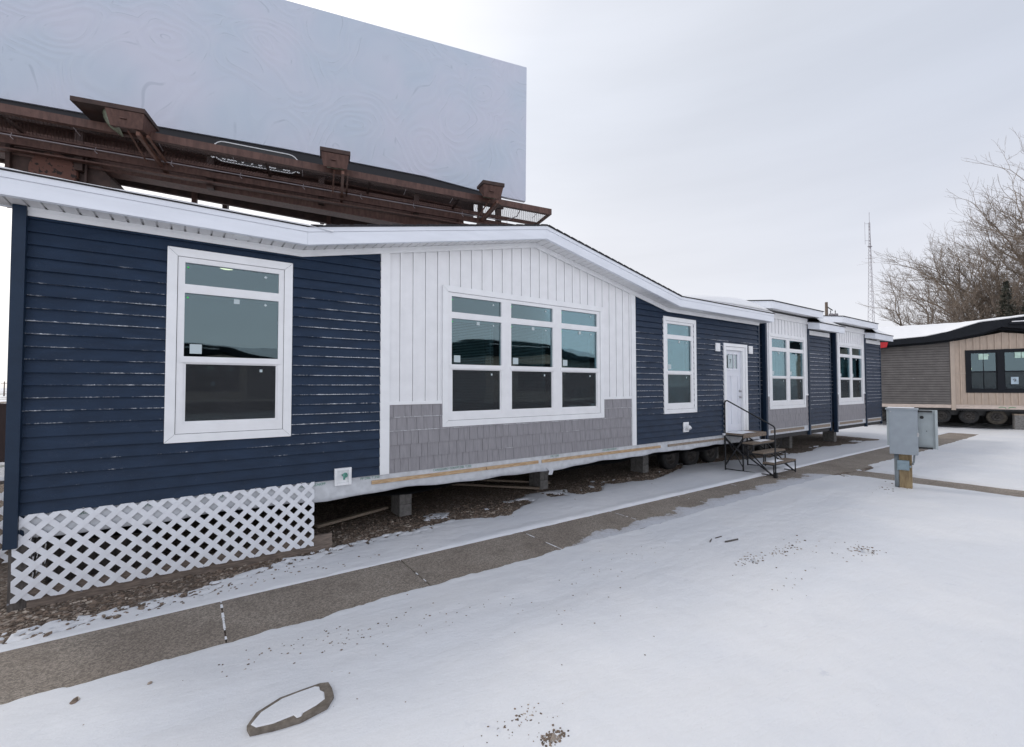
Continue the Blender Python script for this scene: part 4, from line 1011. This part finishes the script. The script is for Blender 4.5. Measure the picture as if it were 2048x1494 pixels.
# black fascia: eave, then gable rising into the dormer
FX = [-5.0,-3.0,-1.49,-.61,.5,1.23,1.95,3.6,7.3]; FB = [4.20,4.27,4.35,4.43,4.66,4.93,4.80,4.50,4.40]; FTp = [4.48,4.55,4.65,4.84,5.22,5.28,5.36,5.44,5.40]
m = MB()
for i in range(8):
    a, b = FX[i], FX[i+1]-.002; m.poly_y([(a,FB[i]),(b,FB[i+1]),(b,FTp[i+1]),(a,FTp[i])], -.50, -.46)
    m.add([(a,-.46,FB[i]+.01),(b,-.46,FB[i+1]+.01),(b,.02,FB[i+1]+.01),(a,.02,FB[i]+.01)], [(0,1,2,3)])
    m.poly_y([(a,FB[i]-.09),(b,FB[i+1]-.09),(b,FB[i+1]),(a,FB[i])], -.09, -.05)
m.build('fascia', blackfasc, h9)
m = MB(); m.poly_y([(1.45,5.02),(7.4,5.06),(7.4,5.12),(1.50,5.12)], -.66, -.505); m.build('ledge', blackfasc, h9)
m = MB(); m.box(1.55,7.0,-.655,-.51,5.121,5.165); m.build('ledge_snow', snow_edge, h9, bevel=.01)
m = MB(); F9 = lambda x: float(np.interp(x, FX, FTp)); RG = 5.62
P = []
for x in FX: P += [(x,-.52,F9(x)+.001),(x,4.3,max(RG,F9(x)+.05)),(x,8.6,4.6)]
m.add(P, [(3*i,3*i+3,3*i+4,3*i+1) for i in range(8)]+[(3*i+1,3*i+4,3*i+5,3*i+2) for i in range(8)]); r9 = m.build('roof', shinglem, h9, fix=False)
def h9s(x, y):
    e = float(fbm(np.array([x*1.6]),np.array([y*1.6]),3,4)[0]); return .012+.10*min(1,max(0,(y+.56)/.7))+.05*(e-.4)
roofsnow(-5.05, 7.3, -.51, 4.3, lambda x,y: F9(x)+(max(RG,F9(x)+.05)-F9(x))*max(0,(y+.52))/4.82, h9s, parent=r9)
# double window, black
wn = MB()
for (a, b, c_, e2) in ((.03,4.3,3.74,3.90),(.03,4.3,1.80,1.96),(.03,.20,1.96,3.74),(1.13,1.35,1.96,3.74),(2.95,3.15,1.96,3.74)): wn.box(a, b, -.05, -.001, c_, e2)
w9 = wn.build('window', blackfasc, h9, bevel=.004); w9['label'] = 'black framed double window'
m = MB()
for (a, b) in ((.20,1.13),(1.35,2.95)):
    m.box(a, b, -.02, .03, 2.80, 2.86); c_ = (a+b)/2 if b-a < 1 else a+.8; m.box(c_-.012, c_+.012, -.012, .025, 1.96, 3.74); m.box(a,b,-.015,.03,1.96,2.0)
    m.box(a, a+.04, -.015, .03, 1.96, 3.74); m.box(b-.04, b, -.015, .03, 1.96, 3.74)
m.build('sash', blackfasc, w9)
m = MB(); m.box(.19,1.14,.012,.018,1.95,3.75); m.box(1.34,2.96,.012,.018,1.95,3.75); m.box(3.14,4.1,.012,.018,1.95,3.75); m.build('pane', glassm, w9)
m = MB(); m.add([(.22,.005,2.0),(1.11,.005,2.0),(1.11,.005,2.8),(.22,.005,2.8),(1.37,.005,2.0),(2.93,.005,2.0),(2.93,.005,2.8),(1.37,.005,2.8)], [(0,1,2,3),(4,5,6,7)]); m.build('insect_screen', screenm, w9, fix=False)
m = MB(); m.box(.50,.66,-.026,-.023,3.42,3.70); m.box(.675,.83,-.026,-.023,3.42,3.70); m.box(1.72,1.92,-.026,-.023,3.46,3.74); m.box(1.94,2.12,-.026,-.023,3.46,3.74); m.build_each('sticker', pbr('green_sticker', (.50,.68,.60), .6), w9)
m = MB(); m.box(1.57,1.82,-.026,-.023,2.22,2.56); m.build('number_sheet', pbr('blue_sheet', (.42,.52,.60), .6), w9)
text('number', '9', .22, inkm, w9, Matrix.Translation((1.695,-.0275,2.39)) @ FRONT)
lw = MB()
for (x, z, r) in ((.38,3.03,.035),(.92,3.70,.03),(1.0,3.69,.03),(.27,3.62,.02)): lw.lathe([(.0001,0),(r,0)], (x,.9,z-.02), n=12)
lw.build('ceiling_lamp', lampm, w9, fix=False)
for x, dm in ((-3.3,rubber),(-.85,rubber),(.16,rubber),(1.13,rubber_dirty)): wheel(h9, (x,.35,.62), dm, rimm if dm is rubber else rimm, .36)
for x in (-.55,.45,1.45): wheel(h9, (x,2.6,.62), rubber, rimm, .36)
m = MB()
for x in (-3.3,-.85,.16,1.13): m.tube([(x,.3,.62),(x,3,.62)], .035, 8)
m.build_each('axle', steel_dk, h9)
def at9(lx, ly): return h9.matrix_basis @ Vector((lx, ly, 0))
bpy.context.view_layer.update()
p9 = at9(1.83, .2)
P9 = thing('timber_pier', 'pale timber and block pier under the tan home at the right edge', 'pier', p9, ang9, 'piers holding up the tan home')
m = MB(); m.box(-.17,.17,-.2,.2,0,.74); m.build('block', concrete_b, P9, bevel=.01); m = MB(); m.box(-.19,.19,-.2,.2,.741,.80); m.build_each('cap_board', lumber_old, P9)
# something red standing past the small homes, below the eave
rp9 = at9(-3.72, -.55)
rd = thing('red_banner', 'small red banner below the eave where the last navy home meets the grey home', 'banner', (rp9.x, rp9.y, 0), ang9)
m = MB(); m.add([(-.1,0,4.42),(.35,.0,4.46),(.78,0,4.44),(.72,0,4.18),(.40,.0,4.14),(-.22,0,4.10),(-.1,.015,4.42),(.35,.015,4.46),(.78,.015,4.44),(.72,.015,4.18),(.40,.015,4.14),(-.22,.015,4.10)], [(0,1,2,3,4,5),(11,10,9,8,7,6)]+[(i,(i+6),(i+1)%6+6,(i+1)%6) for i in range(6)]); m.build('cloth', redm, rd)
m = MB(); m.tube([(-.24,.03,4.05),(-.10,.03,4.46)], .015, 6); m.build('rod', steel_dk, rd)

# ------------------------------------------------------------------ utility pedestal
bx, by = 12.22, -3.36
ax = math.atan2(CAMY-by, 0-bx)+R(90)     # local -y faces the camera side
ub = thing('utility_pedestal', 'grey electrical cabinet on a short timber post in the snow', 'utility box', (bx,by,0), ax-R(3))
m = MB(); m.box(-.11,.09,-.02,.16,-.05,.80); m.build_each('post', post_wood, ub, bevel=.008)
m = MB(); m.box(-.245,.205,-.20,-.03,.735,1.655); c1 = m.build('cabinet', galv, ub, bevel=.008)
m = MB(); m.add([(-.30,-.21,1.655),(.215,-.21,1.655),(.215,.10,1.66),(-.30,.10,1.66),(-.30,-.21,1.685),(.215,-.21,1.685),(.215,.10,1.69),(-.30,.10,1.69)], [(0,3,2,1),(4,5,6,7),(0,1,5,4),(1,2,6,5),(2,3,7,6),(3,0,4,7)]); m.build('lid', galv, c1)
m = MB(); m.box(-.285,-.248,-.15,.06,.90,1.65); m.build('side_flange', galv_l, c1)
m = MB(); m.box(-.20,.46,.09,.13,.86,1.655); m.box(.46,.50,.02,.13,.86,1.655); m.build('back_panel', galv_l, c1, bevel=.004)
m = MB(); m.box(.206,.42,-.01,.088,1.61,1.645); m.box(.206,.42,-.01,.088,.86,.89); m.build_each('bracket', steel_dk, c1)
m = MB(); m.lathe([(.0001,-.012),(.03,-.012),(.032,0)], (.262,.09,1.50), n=16); m.lathe([(.0001,-.004),(.008,-.004),(.009,0)], (.33,.09,1.22), n=10); m.build('knockout', steel_dk, c1)
m = MB(); m.box(.195,.222,-.215,-.19,1.12,1.20); m.box(-.22,-.205,-.206,-.2005,.76,.775); m.box(.17,.185,-.206,-.2005,.76,.775); m.box(-.22,-.205,-.206,-.2005,1.61,1.625); m.build('latch', chrome, c1)
m = MB(); m.box(-.27,.15,-.19,.08,1.6905,1.705); m.build('lid_snow', snow_edge, c1, bevel=.006)
m = MB(); m.tube([(-.15,.0,-.03),(-.15,.0,.74)], .038, 12); m.build('conduit', pvc, ub, smooth=True)
m = MB(); m.tube([(.14,-.06,.735),(.13,-.07,.60),(.105,-.08,.52)], .016, 8); m.build('conduit', pvc, ub, smooth=True)
m = MB(); m.box(-.135,.055,-.11,-.021,.40,.60); m.box(-.11,.03,-.125,-.1105,.42,.54); m.box(.056,.085,-.09,-.04,.46,.50); m.build('outlet_box', pbr('blue_grey_box', (.25,.33,.38), .4, .06), ub, bevel=.006)

# ------------------------------------------------------------------ curb stone, flagstone edge
cs = thing('stone_slab', 'flat elongated stone slab edged bare and filled with snow in the foreground', 'stone', (.55,-3.05,0))
ol = [(.297,-3.152),(.357,-3.055),(.504,-2.988),(.627,-2.985),(.755,-2.986),(.807,-3.009),(.812,-3.09),(.804,-3.171),(.743,-3.256),(.573,-3.287),(.424,-3.262),(.309,-3.22)]
m = MB(); m.poly_z([(x-.55,y+3.05) for x,y in ol], .0, .092); m.build('stone', pbr('slab_stone', (.13,.11,.09), .9, .3, 20, .8, 60, col2=(.22,.19,.16)), cs, bevel=.008)
il = [(.318,-3.16),(.376,-3.083),(.510,-3.018),(.617,-3.012),(.720,-3.012),(.742,-3.03),(.738,-3.07),(.756,-3.106),(.744,-3.18),(.684,-3.212),(.600,-3.236),(.585,-3.262),(.560,-3.263),(.548,-3.225),(.43,-3.228),(.342,-3.204)]
n = len(il); m = MB(); P = [(x-.55,y+3.05,.0915) for x,y in il]+[(.57+(x-.57)*.96-.55,-3.05+(y+3.05)*.93+3.05,.097) for x,y in il]
m.add(P, [(i,(i+1)%n,(i+1)%n+n,i+n) for i in range(n)]+[tuple(range(n,2*n))]); m.build('snow', snowm, cs)
fs = thing('buried_slab', 'thin edges of a slab just showing through snow in the middle distance', 'stone', (6.0,-2.95,0))
m = MB(); m.bar((-.187,-.105,.082),(.05,-.153,.084),.010,.03); m.bar((-.33,.025,.079),(-.22,.065,.080),.008,.02); m.bar((-.14,.06,.080),(.0,.05,.080),.006,.02); m.build('stone', post_grey, fs)

# ------------------------------------------------------------------ billboard
bu = Vector((.9726,-.2326,0)); angb = math.atan2(bu.y, bu.x)
bb = thing('billboard', 'big blank pale blue billboard with swirled paper on rust brown steel above the homes', 'billboard', (8.63,5.14,0), angb)
# local x: to the right along the board (0 at its right edge, negative left), -y towards the camera
tl = lambda x, z: z-.030*x
SX = -17.5
FXB = [(SX,8.52),(-7,8.46),(-3.2,8.36),(-1.6,8.20),(-.6,8.12),(.02,8.10)]
m = MB(); m.poly_y(FXB+[(.07,12.49),(SX,12.45)], -.05, .08); m.build('face', swirl, bb)
m = MB(); m.poly_y([(SX,8.30),(-.9,7.80),(-.9,8.16)]+[(x,z+.02) for x,z in FXB[3::-1]], .0, .04); m.build('apron', boardback, bb)
m = MB(); m.box(SX,-1.0,2.3,2.4,8.3,12.3); m.build('rear_face', rust_dk, bb)
def hb(mb, x0, x1, y0, y1, z0, z1):
    mb.add([(x0,y0,tl(x0,z0)),(x1,y0,tl(x1,z0)),(x1,y1,tl(x1,z0)),(x0,y1,tl(x0,z0)),(x0,y0,tl(x0,z1)),(x1,y0,tl(x1,z1)),(x1,y1,tl(x1,z1)),(x0,y1,tl(x0,z1))],
           [(0,3,2,1),(4,5,6,7),(0,1,5,4),(1,2,6,5),(2,3,7,6),(3,0,4,7)])
m = MB(); hb(m, SX, .42, -1.10, -1.04, 7.36, 7.53); hb(m, SX, .42, -1.04, -.98, 7.36, 7.38); hb(m, .36, .42, -1.04, -.06, 7.36, 7.44); hb(m, SX, .42, -.10, -.04, 7.36, 7.46)
m.build('catwalk_beam', rustm, bb)
m = MB(); hb(m, SX, .0, -.02, .05, 7.16, 7.30); hb(m, SX, -.2, -.06, .10, 7.02, 7.05)
m.build('lower_rail', rustm, bb)
m = MB(); hb(m, SX, .36, -1.03, -.10, 7.40, 7.404); m.build('grating', gratem, bb)
m = MB()
for y in (-.72,): hb(m, SX, -1.0, y-.02, y+.02, 7.41, 7.47)
for x in np.arange(-17, 0, 2.43): hb(m, x, x+.06, -1.0, -.1, 7.41, 7.46)
m.build('catwalk_joist', rust_dk, bb)
m = MB(); m.tube([(x,-.14,tl(x,7.30)+.0) for x in np.linspace(SX,-1.0,40)], .014, 6); m.tube([(-1.0,-.14,tl(-1,7.30)),(-.7,-.2,7.32),(-.45,-.45,7.40),(-.4,-.75,7.62)], .014, 6)
m.build('conduit', conduit_w, bb, smooth=True)
m = MB()
for x in np.arange(-16.6,-.5,1.45):
    z = tl(x,7.30); m.tube([(x,-.155,z+.05),(x-.02,-.16,z-.04),(x+.03,-.16,z-.09)], .008, 5); 
for x in (-10.9,-9.4,-7.95,-6.45,-3.9,-2.6,.0): m.tube([(x,-.98,tl(x,7.52)),(x+.01,-.9,tl(x,7.38)),(x,-.6,tl(x,7.36))], .008, 5)
m.build('wire_tie', conduit_w, bb)
# girder and back structure
def hs(mb, x0, x1, y0, y1, za, zb_, k):
    q = lambda x, z: z-k*x
    mb.add([(x0,y0,q(x0,za)),(x1,y0,q(x1,za)),(x1,y1,q(x1,za)),(x0,y1,q(x0,za)),(x0,y0,q(x0,zb_)),(x1,y0,q(x1,zb_)),(x1,y1,q(x1,zb_)),(x0,y1,q(x0,zb_))],
           [(0,3,2,1),(4,5,6,7),(0,1,5,4),(1,2,6,5),(2,3,7,6),(3,0,4,7)])
m = MB(); hs(m, SX, -2.0, .45, .50, 6.80, 7.6, .052); hs(m, SX, -2.0, .28, .68, 6.77, 6.80, .052); hs(m, SX, -2.0, .28, .68, 7.6, 7.64, .052); m.build('girder', rustm, bb)
m = MB(); hs(m, SX, -1.7, 1.6, 1.7, 6.74, 7.3, .072); hs(m, SX, -1.7, 2.1, 2.25, 7.0, 7.5, .072); hs(m, SX, -1.7, 1.0, 1.1, 7.0, 7.2, .06)
for x in np.arange(-16.5,-2,2.0): hs(m, x, x+.1, .5, 2.2, 7.15, 7.3, .065)
m.build('rear_girder', rust_dk, bb)
m = MB()
for x in (-2.1,): m.box(x, x+.16, .28, .5, tl(x,6.75), tl(x,7.45))
for x in (-5.9,-9.35): m.box(x, x+.12, 1.5, 1.62, tl(x,6.72), tl(x,7.6))
m.build_each('hanger', rustm, bb)
m = MB(); m.box(-1.9,-.3,.5,1.9,7.25,7.3); m.box(-1.9,.1,.9,1.0,7.1,7.35); m.box(-.6,1.3,-.05,.02,7.06,7.16); m.build('walk_end', rust_dk, bb)
m = MB(); m.add([(-1.9,.3,7.22),(-.35,.3,7.22),(-.35,.9,7.22),(-1.9,.9,7.22)], [(0,1,2,3)]); m.build('grating', gratem, bb, fix=False)
# uprights behind
m = MB()
for x in np.arange(-16.5,-.5,2.6): m.box(x, x+.15, .12, .3, 7.2, 12.2); m.box(x, x+.12, 1.9, 2.18, 7.3, 12.2)
m.build_each('upright', rust_dk, bb)
# column with its head
cx = -11.75
m = MB(); m.lathe([(.50,0),(.50,6.9)], (cx,1.05,0), axis=(0,0,1), n=32); m.build('column', rustm, bb, smooth=True)
H0, H1 = 6.2, 7.72
m = MB(); m.box(cx-.70,cx+.72,.30,1.75,H0,H1-.12)
m.add([(cx+.72,.30,H1-.12),(cx+1.06,.30,H1-.55),(cx+1.06,.30,H0+.2),(cx+.72,.30,H0),(cx+.72,1.7,H1-.12),(cx+1.06,1.7,H1-.55),(cx+1.06,1.7,H0+.2),(cx+.72,1.7,H0)], [(0,1,2,3),(7,6,5,4),(0,4,5,1),(1,5,6,2),(2,6,7,3),(3,7,4,0)])
m.box(cx-.78,cx-.70,.20,.34,H0,H1+.02); m.box(cx-.70,cx+.95,.24,.29,H1-.10,H1-.05); m.box(cx+.62,cx+.66,.18,.24,H0+.2,H1+.1); m.build('column_head', rust_dk, bb)
m = MB(); m.lathe([(.0001,-.03),(.42,-.03),(.44,.0),(.44,.06)], (cx+.05,.21,7.12), axis=(0,1,0), n=36); m.build('end_disc', rust_peel, bb)
# floodlights on arms
def floodlight(x, xh, hw_, dp, hl=0.):
    zb = tl(x,7.26)
    m = MB(); m.bar((x,.45,zb-.02),(x,-1.45,zb+.02),.065,.085); m.bar((x+.12,.1,zb+.05),(x+.12,-1.3,zb+.06),.04,.05)
    a_ = m.build('lamp_arm', rust_lt, bb)
    m = MB(); m.tube([(xh-.05,-.25,zb-.05),(xh-.02,-1.35,zb+.08)], .020, 6); m.build('lamp_conduit', rust_lt, a_)
    y0, y1 = -1.62, -1.62+dp; zl = tl(x,7.34); zt = tl(x,7.64)
    # shallow wedge housing under a flat hood, its lens towards the board
    P = [(xh-hw_*.84,y0+.12,zl),(xh+hw_*.84,y0+.12,zl),(xh+hw_*.84,y1-.25,zl+.08),(xh-hw_*.84,y1-.25,zl+.08), (xh-hw_,y0,zt),(xh+hw_,y0,zt),(xh+hw_,y1,zt+.06),(xh-hw_,y1,zt+.06)]
    m = MB(); m.add(P, [(0,3,2,1),(4,5,6,7),(0,1,5,4),(1,2,6,5),(2,3,7,6),(3,0,4,7)])
    m.box(xh-.09, xh+.02, y0+.02, y0+.12, zl+.14, zl+.17)
    hd = m.build('lamp_head', rustm, a_, bevel=.01)
    m = MB(); k = .025; xl = xh-hw_-k-hl; P = [(xl,y0-k,zt+.002),(xh+hw_+k,y0-k,zt+.002),(xh+hw_+k,y1+.05,zt+.064),(xl,y1+.05,zt+.064),(xl,y0-k,zt+.10),(xh+hw_+k,y0-k,zt+.10),(xh+hw_+k,y1+.05,zt+.15),(xl,y1+.05,zt+.15)]
    m.add(P, [(0,3,2,1),(4,5,6,7),(0,1,5,4),(1,2,6,5),(2,3,7,6),(3,0,4,7)]); m.build('hood', rust_dk, hd, bevel=.01)
    if not hl: m = MB(); m.box(xh-hw_*.6,xh+hw_*.6,y1-.12,y1-.10,zl+.10,zt-.02); m.build('lens', pbr('dusty_lens', (.20,.23,.17), .25, .3, 14), hd); return
    m = MB(); m.lathe([(.0001,.11),(.10,.10),(.19,.06),(.25+hl*.12,0)], (xh-hw_*.80-hl*.12,y0+dp*.45,zl+.20), axis=(-1,-.25,-.75), n=22); m.build('lens', pbr('dusty_lens', (.20,.23,.17), .25, .3, 14), hd, smooth=True)
floodlight(-9.60, -9.78, .33, .80, .52); floodlight(-5.50, -5.68, .32, .50); floodlight(-1.45, -1.62, .29, .50)
# name plate hung at the apron behind the walk
m = MB(); nc = -7.55; L2, hh_ = 1.0, .27
def rr(L2, hh_, k=8): 
    o = []
    for cxx, a0 in ((L2-hh_,-90),(-(L2-hh_),90)):
        for i in range(k+1): q = R(a0+180*i/k); o.append((cxx+hh_*math.cos(q), hh_*math.sin(q)))
    return o
npz = 8.06
m.poly_y([(nc+a, npz+b-.03*a) for a, b in rr(L2,hh_)], -.105, -.075); pl_ = m.build('name_plate', pbr('plate_black', (.02,.02,.022), .5), bb)
m = MB(); o_ = rr(L2-.02,hh_-.02,10); o_.append(o_[0]); m.tube([(nc+a,-.115,npz+b-.03*a) for a, b in o_], .013, 5, cap=False); m.build('plate_border', whitetrim, pl_)
text('plate_text', 'N E W M A N', .44, whitetrim, pl_, Matrix.Translation((nc,-.112,npz-.055)) @ Matrix.Rotation(math.atan(.03),4,'Y') @ FRONT, .004, bold=.016, spc=.74)

# ------------------------------------------------------------------ fence and poles far left
fe = thing('fence', 'dark brown board fence at the far left beyond the navy home', 'fence', (-8.5,10.2,0))
m = MB()
for k in range(44): m.box(-6+.25*k+.004, -6+.25*(k+1)-.004, 0, .02, .12, 1.72)
m.build('fence_boards', brownf, fe)
m = MB(); m.box(-6,5,-.02,.03,1.70,1.76); m.box(-6,5,-.02,.03,.02,.12); m.build('rail', brownf, fe)
for k in range(5): m = MB(); m.box(-6+2.7*k,-5.88+2.7*k,-.05,.06,0,1.80); m.build_each('post', brownf, fe)
def camfix(px, py, depth):
    "world point on the ray of a photo pixel at a given forward depth"
    d = f_*905+r_*(px-1024)-u_*(py-747); return Vector((0,CAMY,CAMZ))+d*(depth/905)
def pole(px, depth, ztop, label, r=.15, cross=True, cans=0, crossw=1.2):
    b = camfix(px, 760, depth); p = thing('utility_pole', label, 'utility pole', (b.x,b.y,0), R(-35))
    m = MB(); m.tube([(0,0,0),(0,0,ztop)], [r*1.15,r*.8], 10); m.build('pole', polem, p, smooth=True)
    if cross: m = MB(); m.box(-crossw,crossw,-.06,.06,ztop-.5,ztop-.38); m.build('crossarm', polem, p)
    if cans:
        m = MB()
        for k in range(cans): m.lathe([(.0001,0),(.24,0),(.26,.05),(.26,.75),(.22,.85),(.0001,.87)], (.55+.62*k-.05*k,.0,ztop-2.25), axis=(0,0,1), n=16)
        m.build('transformer', mastm, p, smooth=True)
        m = MB()
        for k in range(cans): m.lathe([(.0001,0),(.05,0),(.03,.1),(.06,.2),(.03,.35),(.0001,.5)], (.5+.57*k,0,ztop-1.38), axis=(0,0,1), n=8)
        m.bar((0,0,ztop-.5),(.75,0,ztop-1.0),.09); m.bar((0,0,ztop-1.7),(1.2,0,ztop-1.75),.10)
        m.build('insulator', steel_dk, p)
    return p
pole(1656, 55, 12.35, 'wooden pole top with two grey transformer cans showing above the small homes', .2, cross=False, cans=2)
pole(9, 110, 3.6, 'tiny distant pole with a crossarm above the fence at the left edge', .12, crossw=.9)
# ------------------------------------------------------------------ lattice mast
mb_ = camfix(1745, 700, 100); ms = thing('radio_mast', 'thin three-legged lattice radio mast rising beyond the roofs', 'mast', (mb_.x,mb_.y,0))
def mast_w(z): return .80-.66*min(1,max(0,(z-12)/24))
m = MB(); HT = 38.8; legs = [(math.cos(R(a)),math.sin(R(a))) for a in (90,210,330)]
for lx, ly in legs: m.tube([(lx*mast_w(z),ly*mast_w(z),z) for z in (0,12,20,28,36,38.5)], .040, 5)
z = 0; k = 0
while z < 38:
    st_ = max(.8, mast_w(z)*1.5); z2 = z+st_
    for i in range(3):
        a, b = legs[i], legs[(i+1)%3]
        if k % 2: a, b = b, a
        m.bar((a[0]*mast_w(z),a[1]*mast_w(z),z),(b[0]*mast_w(z2),b[1]*mast_w(z2),z2),.035)
    z = z2; k += 1
m.build('mast_frame', mastm, ms)
m = MB(); m.tube([(0,0,38),(0,0,HT+2.0)], .04, 5); m.tube([(-.85,.6,33.6),(-.85,.6,38.6)], .03, 5); m.bar((-.85,.6,34.4),(0,0,34.4),.05); m.bar((-.85,.6,38.2),(0,0,38.2),.05); m.box(-.5,.4,-.3,.3,33.0,33.15); m.build('antenna', mastm, ms)

# ------------------------------------------------------------------ bare trees
def bare_tree(name, label, base, H_, lean, seed, stems=1, r0=.35, spread=.5, minr=.008, mat=None, levels=6, group=None, splits=(2,3), up=.25, dirs=None, rmul=.66, lmul=.80, len0=None):
    rg = random.Random(seed); t_ = thing(name, label, 'tree', base, 0, group); lo = MB(); hi = MB()
    def grow(p, d, L_, r, lev):
        n = 5 if lev < 2.5 else (4 if lev < 5 else 3); pts_ = [p]; rr_ = [r]; q = p.copy(); dd_ = d.copy()
        for i in range(n):
            dd_ = (dd_ + Vector((rg.gauss(0,1),rg.gauss(0,1),rg.gauss(0,.8)))*(.075 if lev < 3 else .13) + Vector((0,0,up*.16))).normalized()
            q = q+dd_*(L_/n); pts_.append(q.copy()); rr_.append(max(minr*.7, r*(1-.22*(i+1)/n)))
        (lo if lev < 2.5 else hi).tube(pts_, rr_, 7 if lev < 2 else (5 if lev < 3.5 else 3), cap=False)
        if lev >= levels: return
        def br(j, s_, lm, rm, dl):
            a = rg.uniform(0, 2*math.pi); x = dd_.orthogonal().normalized(); y = dd_.cross(x)
            nd = (dd_*math.cos(s_)+(x*math.cos(a)+y*math.sin(a))*math.sin(s_)).normalized()
            if nd.z < -.1: nd.z *= -.3; nd.normalize()
            grow(pts_[j], nd, L_*lm*rg.uniform(.8,1.15), max(minr, rr_[j]*rm), lev+dl)
        br(n, spread*.35*rg.uniform(.5,1.2), lmul, .86, 1)
        br(n, spread*1.1*rg.uniform(.7,1.2), lmul*.86, rmul, 1)
        for i in range(rg.choice(splits)): br(rg.randint(1, n-1), spread*1.6*rg.uniform(.7,1.25), lmul*.62, rmul*.72, 1.5)
    for i in range(stems):
        d = Vector(dirs[i]).normalized() if dirs else Vector(lean).normalized()
        grow(Vector((rg.uniform(-.3,.3) if stems > 1 else 0, rg.uniform(-.3,.3) if stems > 1 else 0, 0)), d, len0 or H_*.27, r0*(1 if i == 0 else rg.uniform(.6,.9)), 0)
    lo.build('trunk', mat or barkm, t_, smooth=True, fix=False); hi.build('crown', mat or barkm2, t_, smooth=False, fix=False); return t_
rt = Vector((.8175,-.5758,0)); fw = Vector((.5757,.8175,0)); up_ = Vector((0,0,1))
def vd(a, b, c): return tuple(rt*a+up_*b+fw*c)
b = camfix(2035, 760, 48); bare_tree('cottonwood_tree', 'big bare tree fanning up and left over the tan home', (b.x,b.y,0), 22, (0,0,1), 4, stems=5, r0=.42, spread=.50, minr=.0095,
    dirs=[vd(-.25,1,.1), vd(-.55,1,-.1), vd(.06,1,.2), vd(-.85,.8,.2), vd(.35,1,0)], levels=7.6, len0=4.6, lmul=.84, rmul=.70, splits=(1,2,2))
b = camfix(2215, 760, 46); bare_tree('cottonwood_tree', 'taller bare tree reaching in from the right edge of the photo', (b.x,b.y,0), 26, (0,0,1), 11, stems=4, r0=.52, spread=.46, minr=.0095,
    dirs=[vd(-.36,1,.1), vd(-.62,1,.0), vd(.1,1,.0), vd(-.15,1,.1)], levels=7.6, len0=7.0, lmul=.83, rmul=.70, splits=(1,2,2))
for i, (px, dp, h, lab) in enumerate(((1925,46,3.8,'low bare bush leftmost behind the snowy roof of the tan home'),(1960,45,4.4,'bare bush in the middle behind the snowy roof of the tan home'),(2000,43,4.6,'pale bare bush nearest the spruce behind the tan home'))):
    b = camfix(px, 760, dp); bare_tree('bush', lab, (b.x,b.y,0), h, (0,0,1), 30+i, stems=4, r0=.09, spread=.5, minr=.010, dirs=[vd(random.uniform(-.75,.4),1,random.uniform(-.4,.4)) for _ in range(6)], levels=5, len0=h*.36, lmul=.78, splits=(2,3), group='bare bushes behind the tan home')
def spruce(px, dp, h, lab, seed):
    rg = random.Random(seed); b = camfix(px, 760, dp); t_ = thing('spruce_tree', lab, 'tree', (b.x,b.y,0), 0, 'spruces behind the tan home')
    m = MB(); m.tube([(0,0,0),(0,0,h)], [.22,.03], 8); m.build('trunk', barkm, t_)
    m = MB(); z = h*.12
    while z < h-.15:
        R_ = (h-z)*.24+.12; n = int(10+R_*7)
        for i in range(n):
            a = rg.uniform(0,6.283); L_ = R_*rg.uniform(.7,1.12); c, s_ = math.cos(a), math.sin(a)
            for k in range(int(4+L_*7)):
                q = rg.uniform(.12,1); x, y = c*L_*q, s_*L_*q; zz = z-.32*L_*q+rg.uniform(-.12,.12); w = .11+.10*(1-q)
                v = [Vector((rg.uniform(-w,w),rg.uniform(-w,w),rg.uniform(-w,w)*.8)) for _ in range(3)]
                m.add([(x+e.x,y+e.y,zz+e.z) for e in v], [(0,1,2)])
        z += .26
    m.build('crown', needle, t_, fix=False); return t_
spruce(2018, 40, 11.6, 'dark spruce standing left of the other, under the bare branches', 3)
spruce(2060, 42, 10.8, 'dark spruce cut by the right edge of the photo', 4)

# ------------------------------------------------------------------ across the street, mirrored in the window glass
hb9 = dup(h9); hb9.location = (24, -21, 0); hb9.rotation_euler = (0,0,R(180)); hb9['label'] = 'tan and grey home across the lane, seen only as a reflection in the triple window'
hc9 = dup(h9); hc9.location = (3, -36, 0); hc9.rotation_euler = (0,0,R(172)); hc9['label'] = 'distant tan home across the lane, seen only as a reflection in the tall left window'
sp9 = spruce(2020, 40, 11.0, 'spruce across the lane, seen only as a reflection in the window glass', 6); sp9.location = (12.0,-23,0)
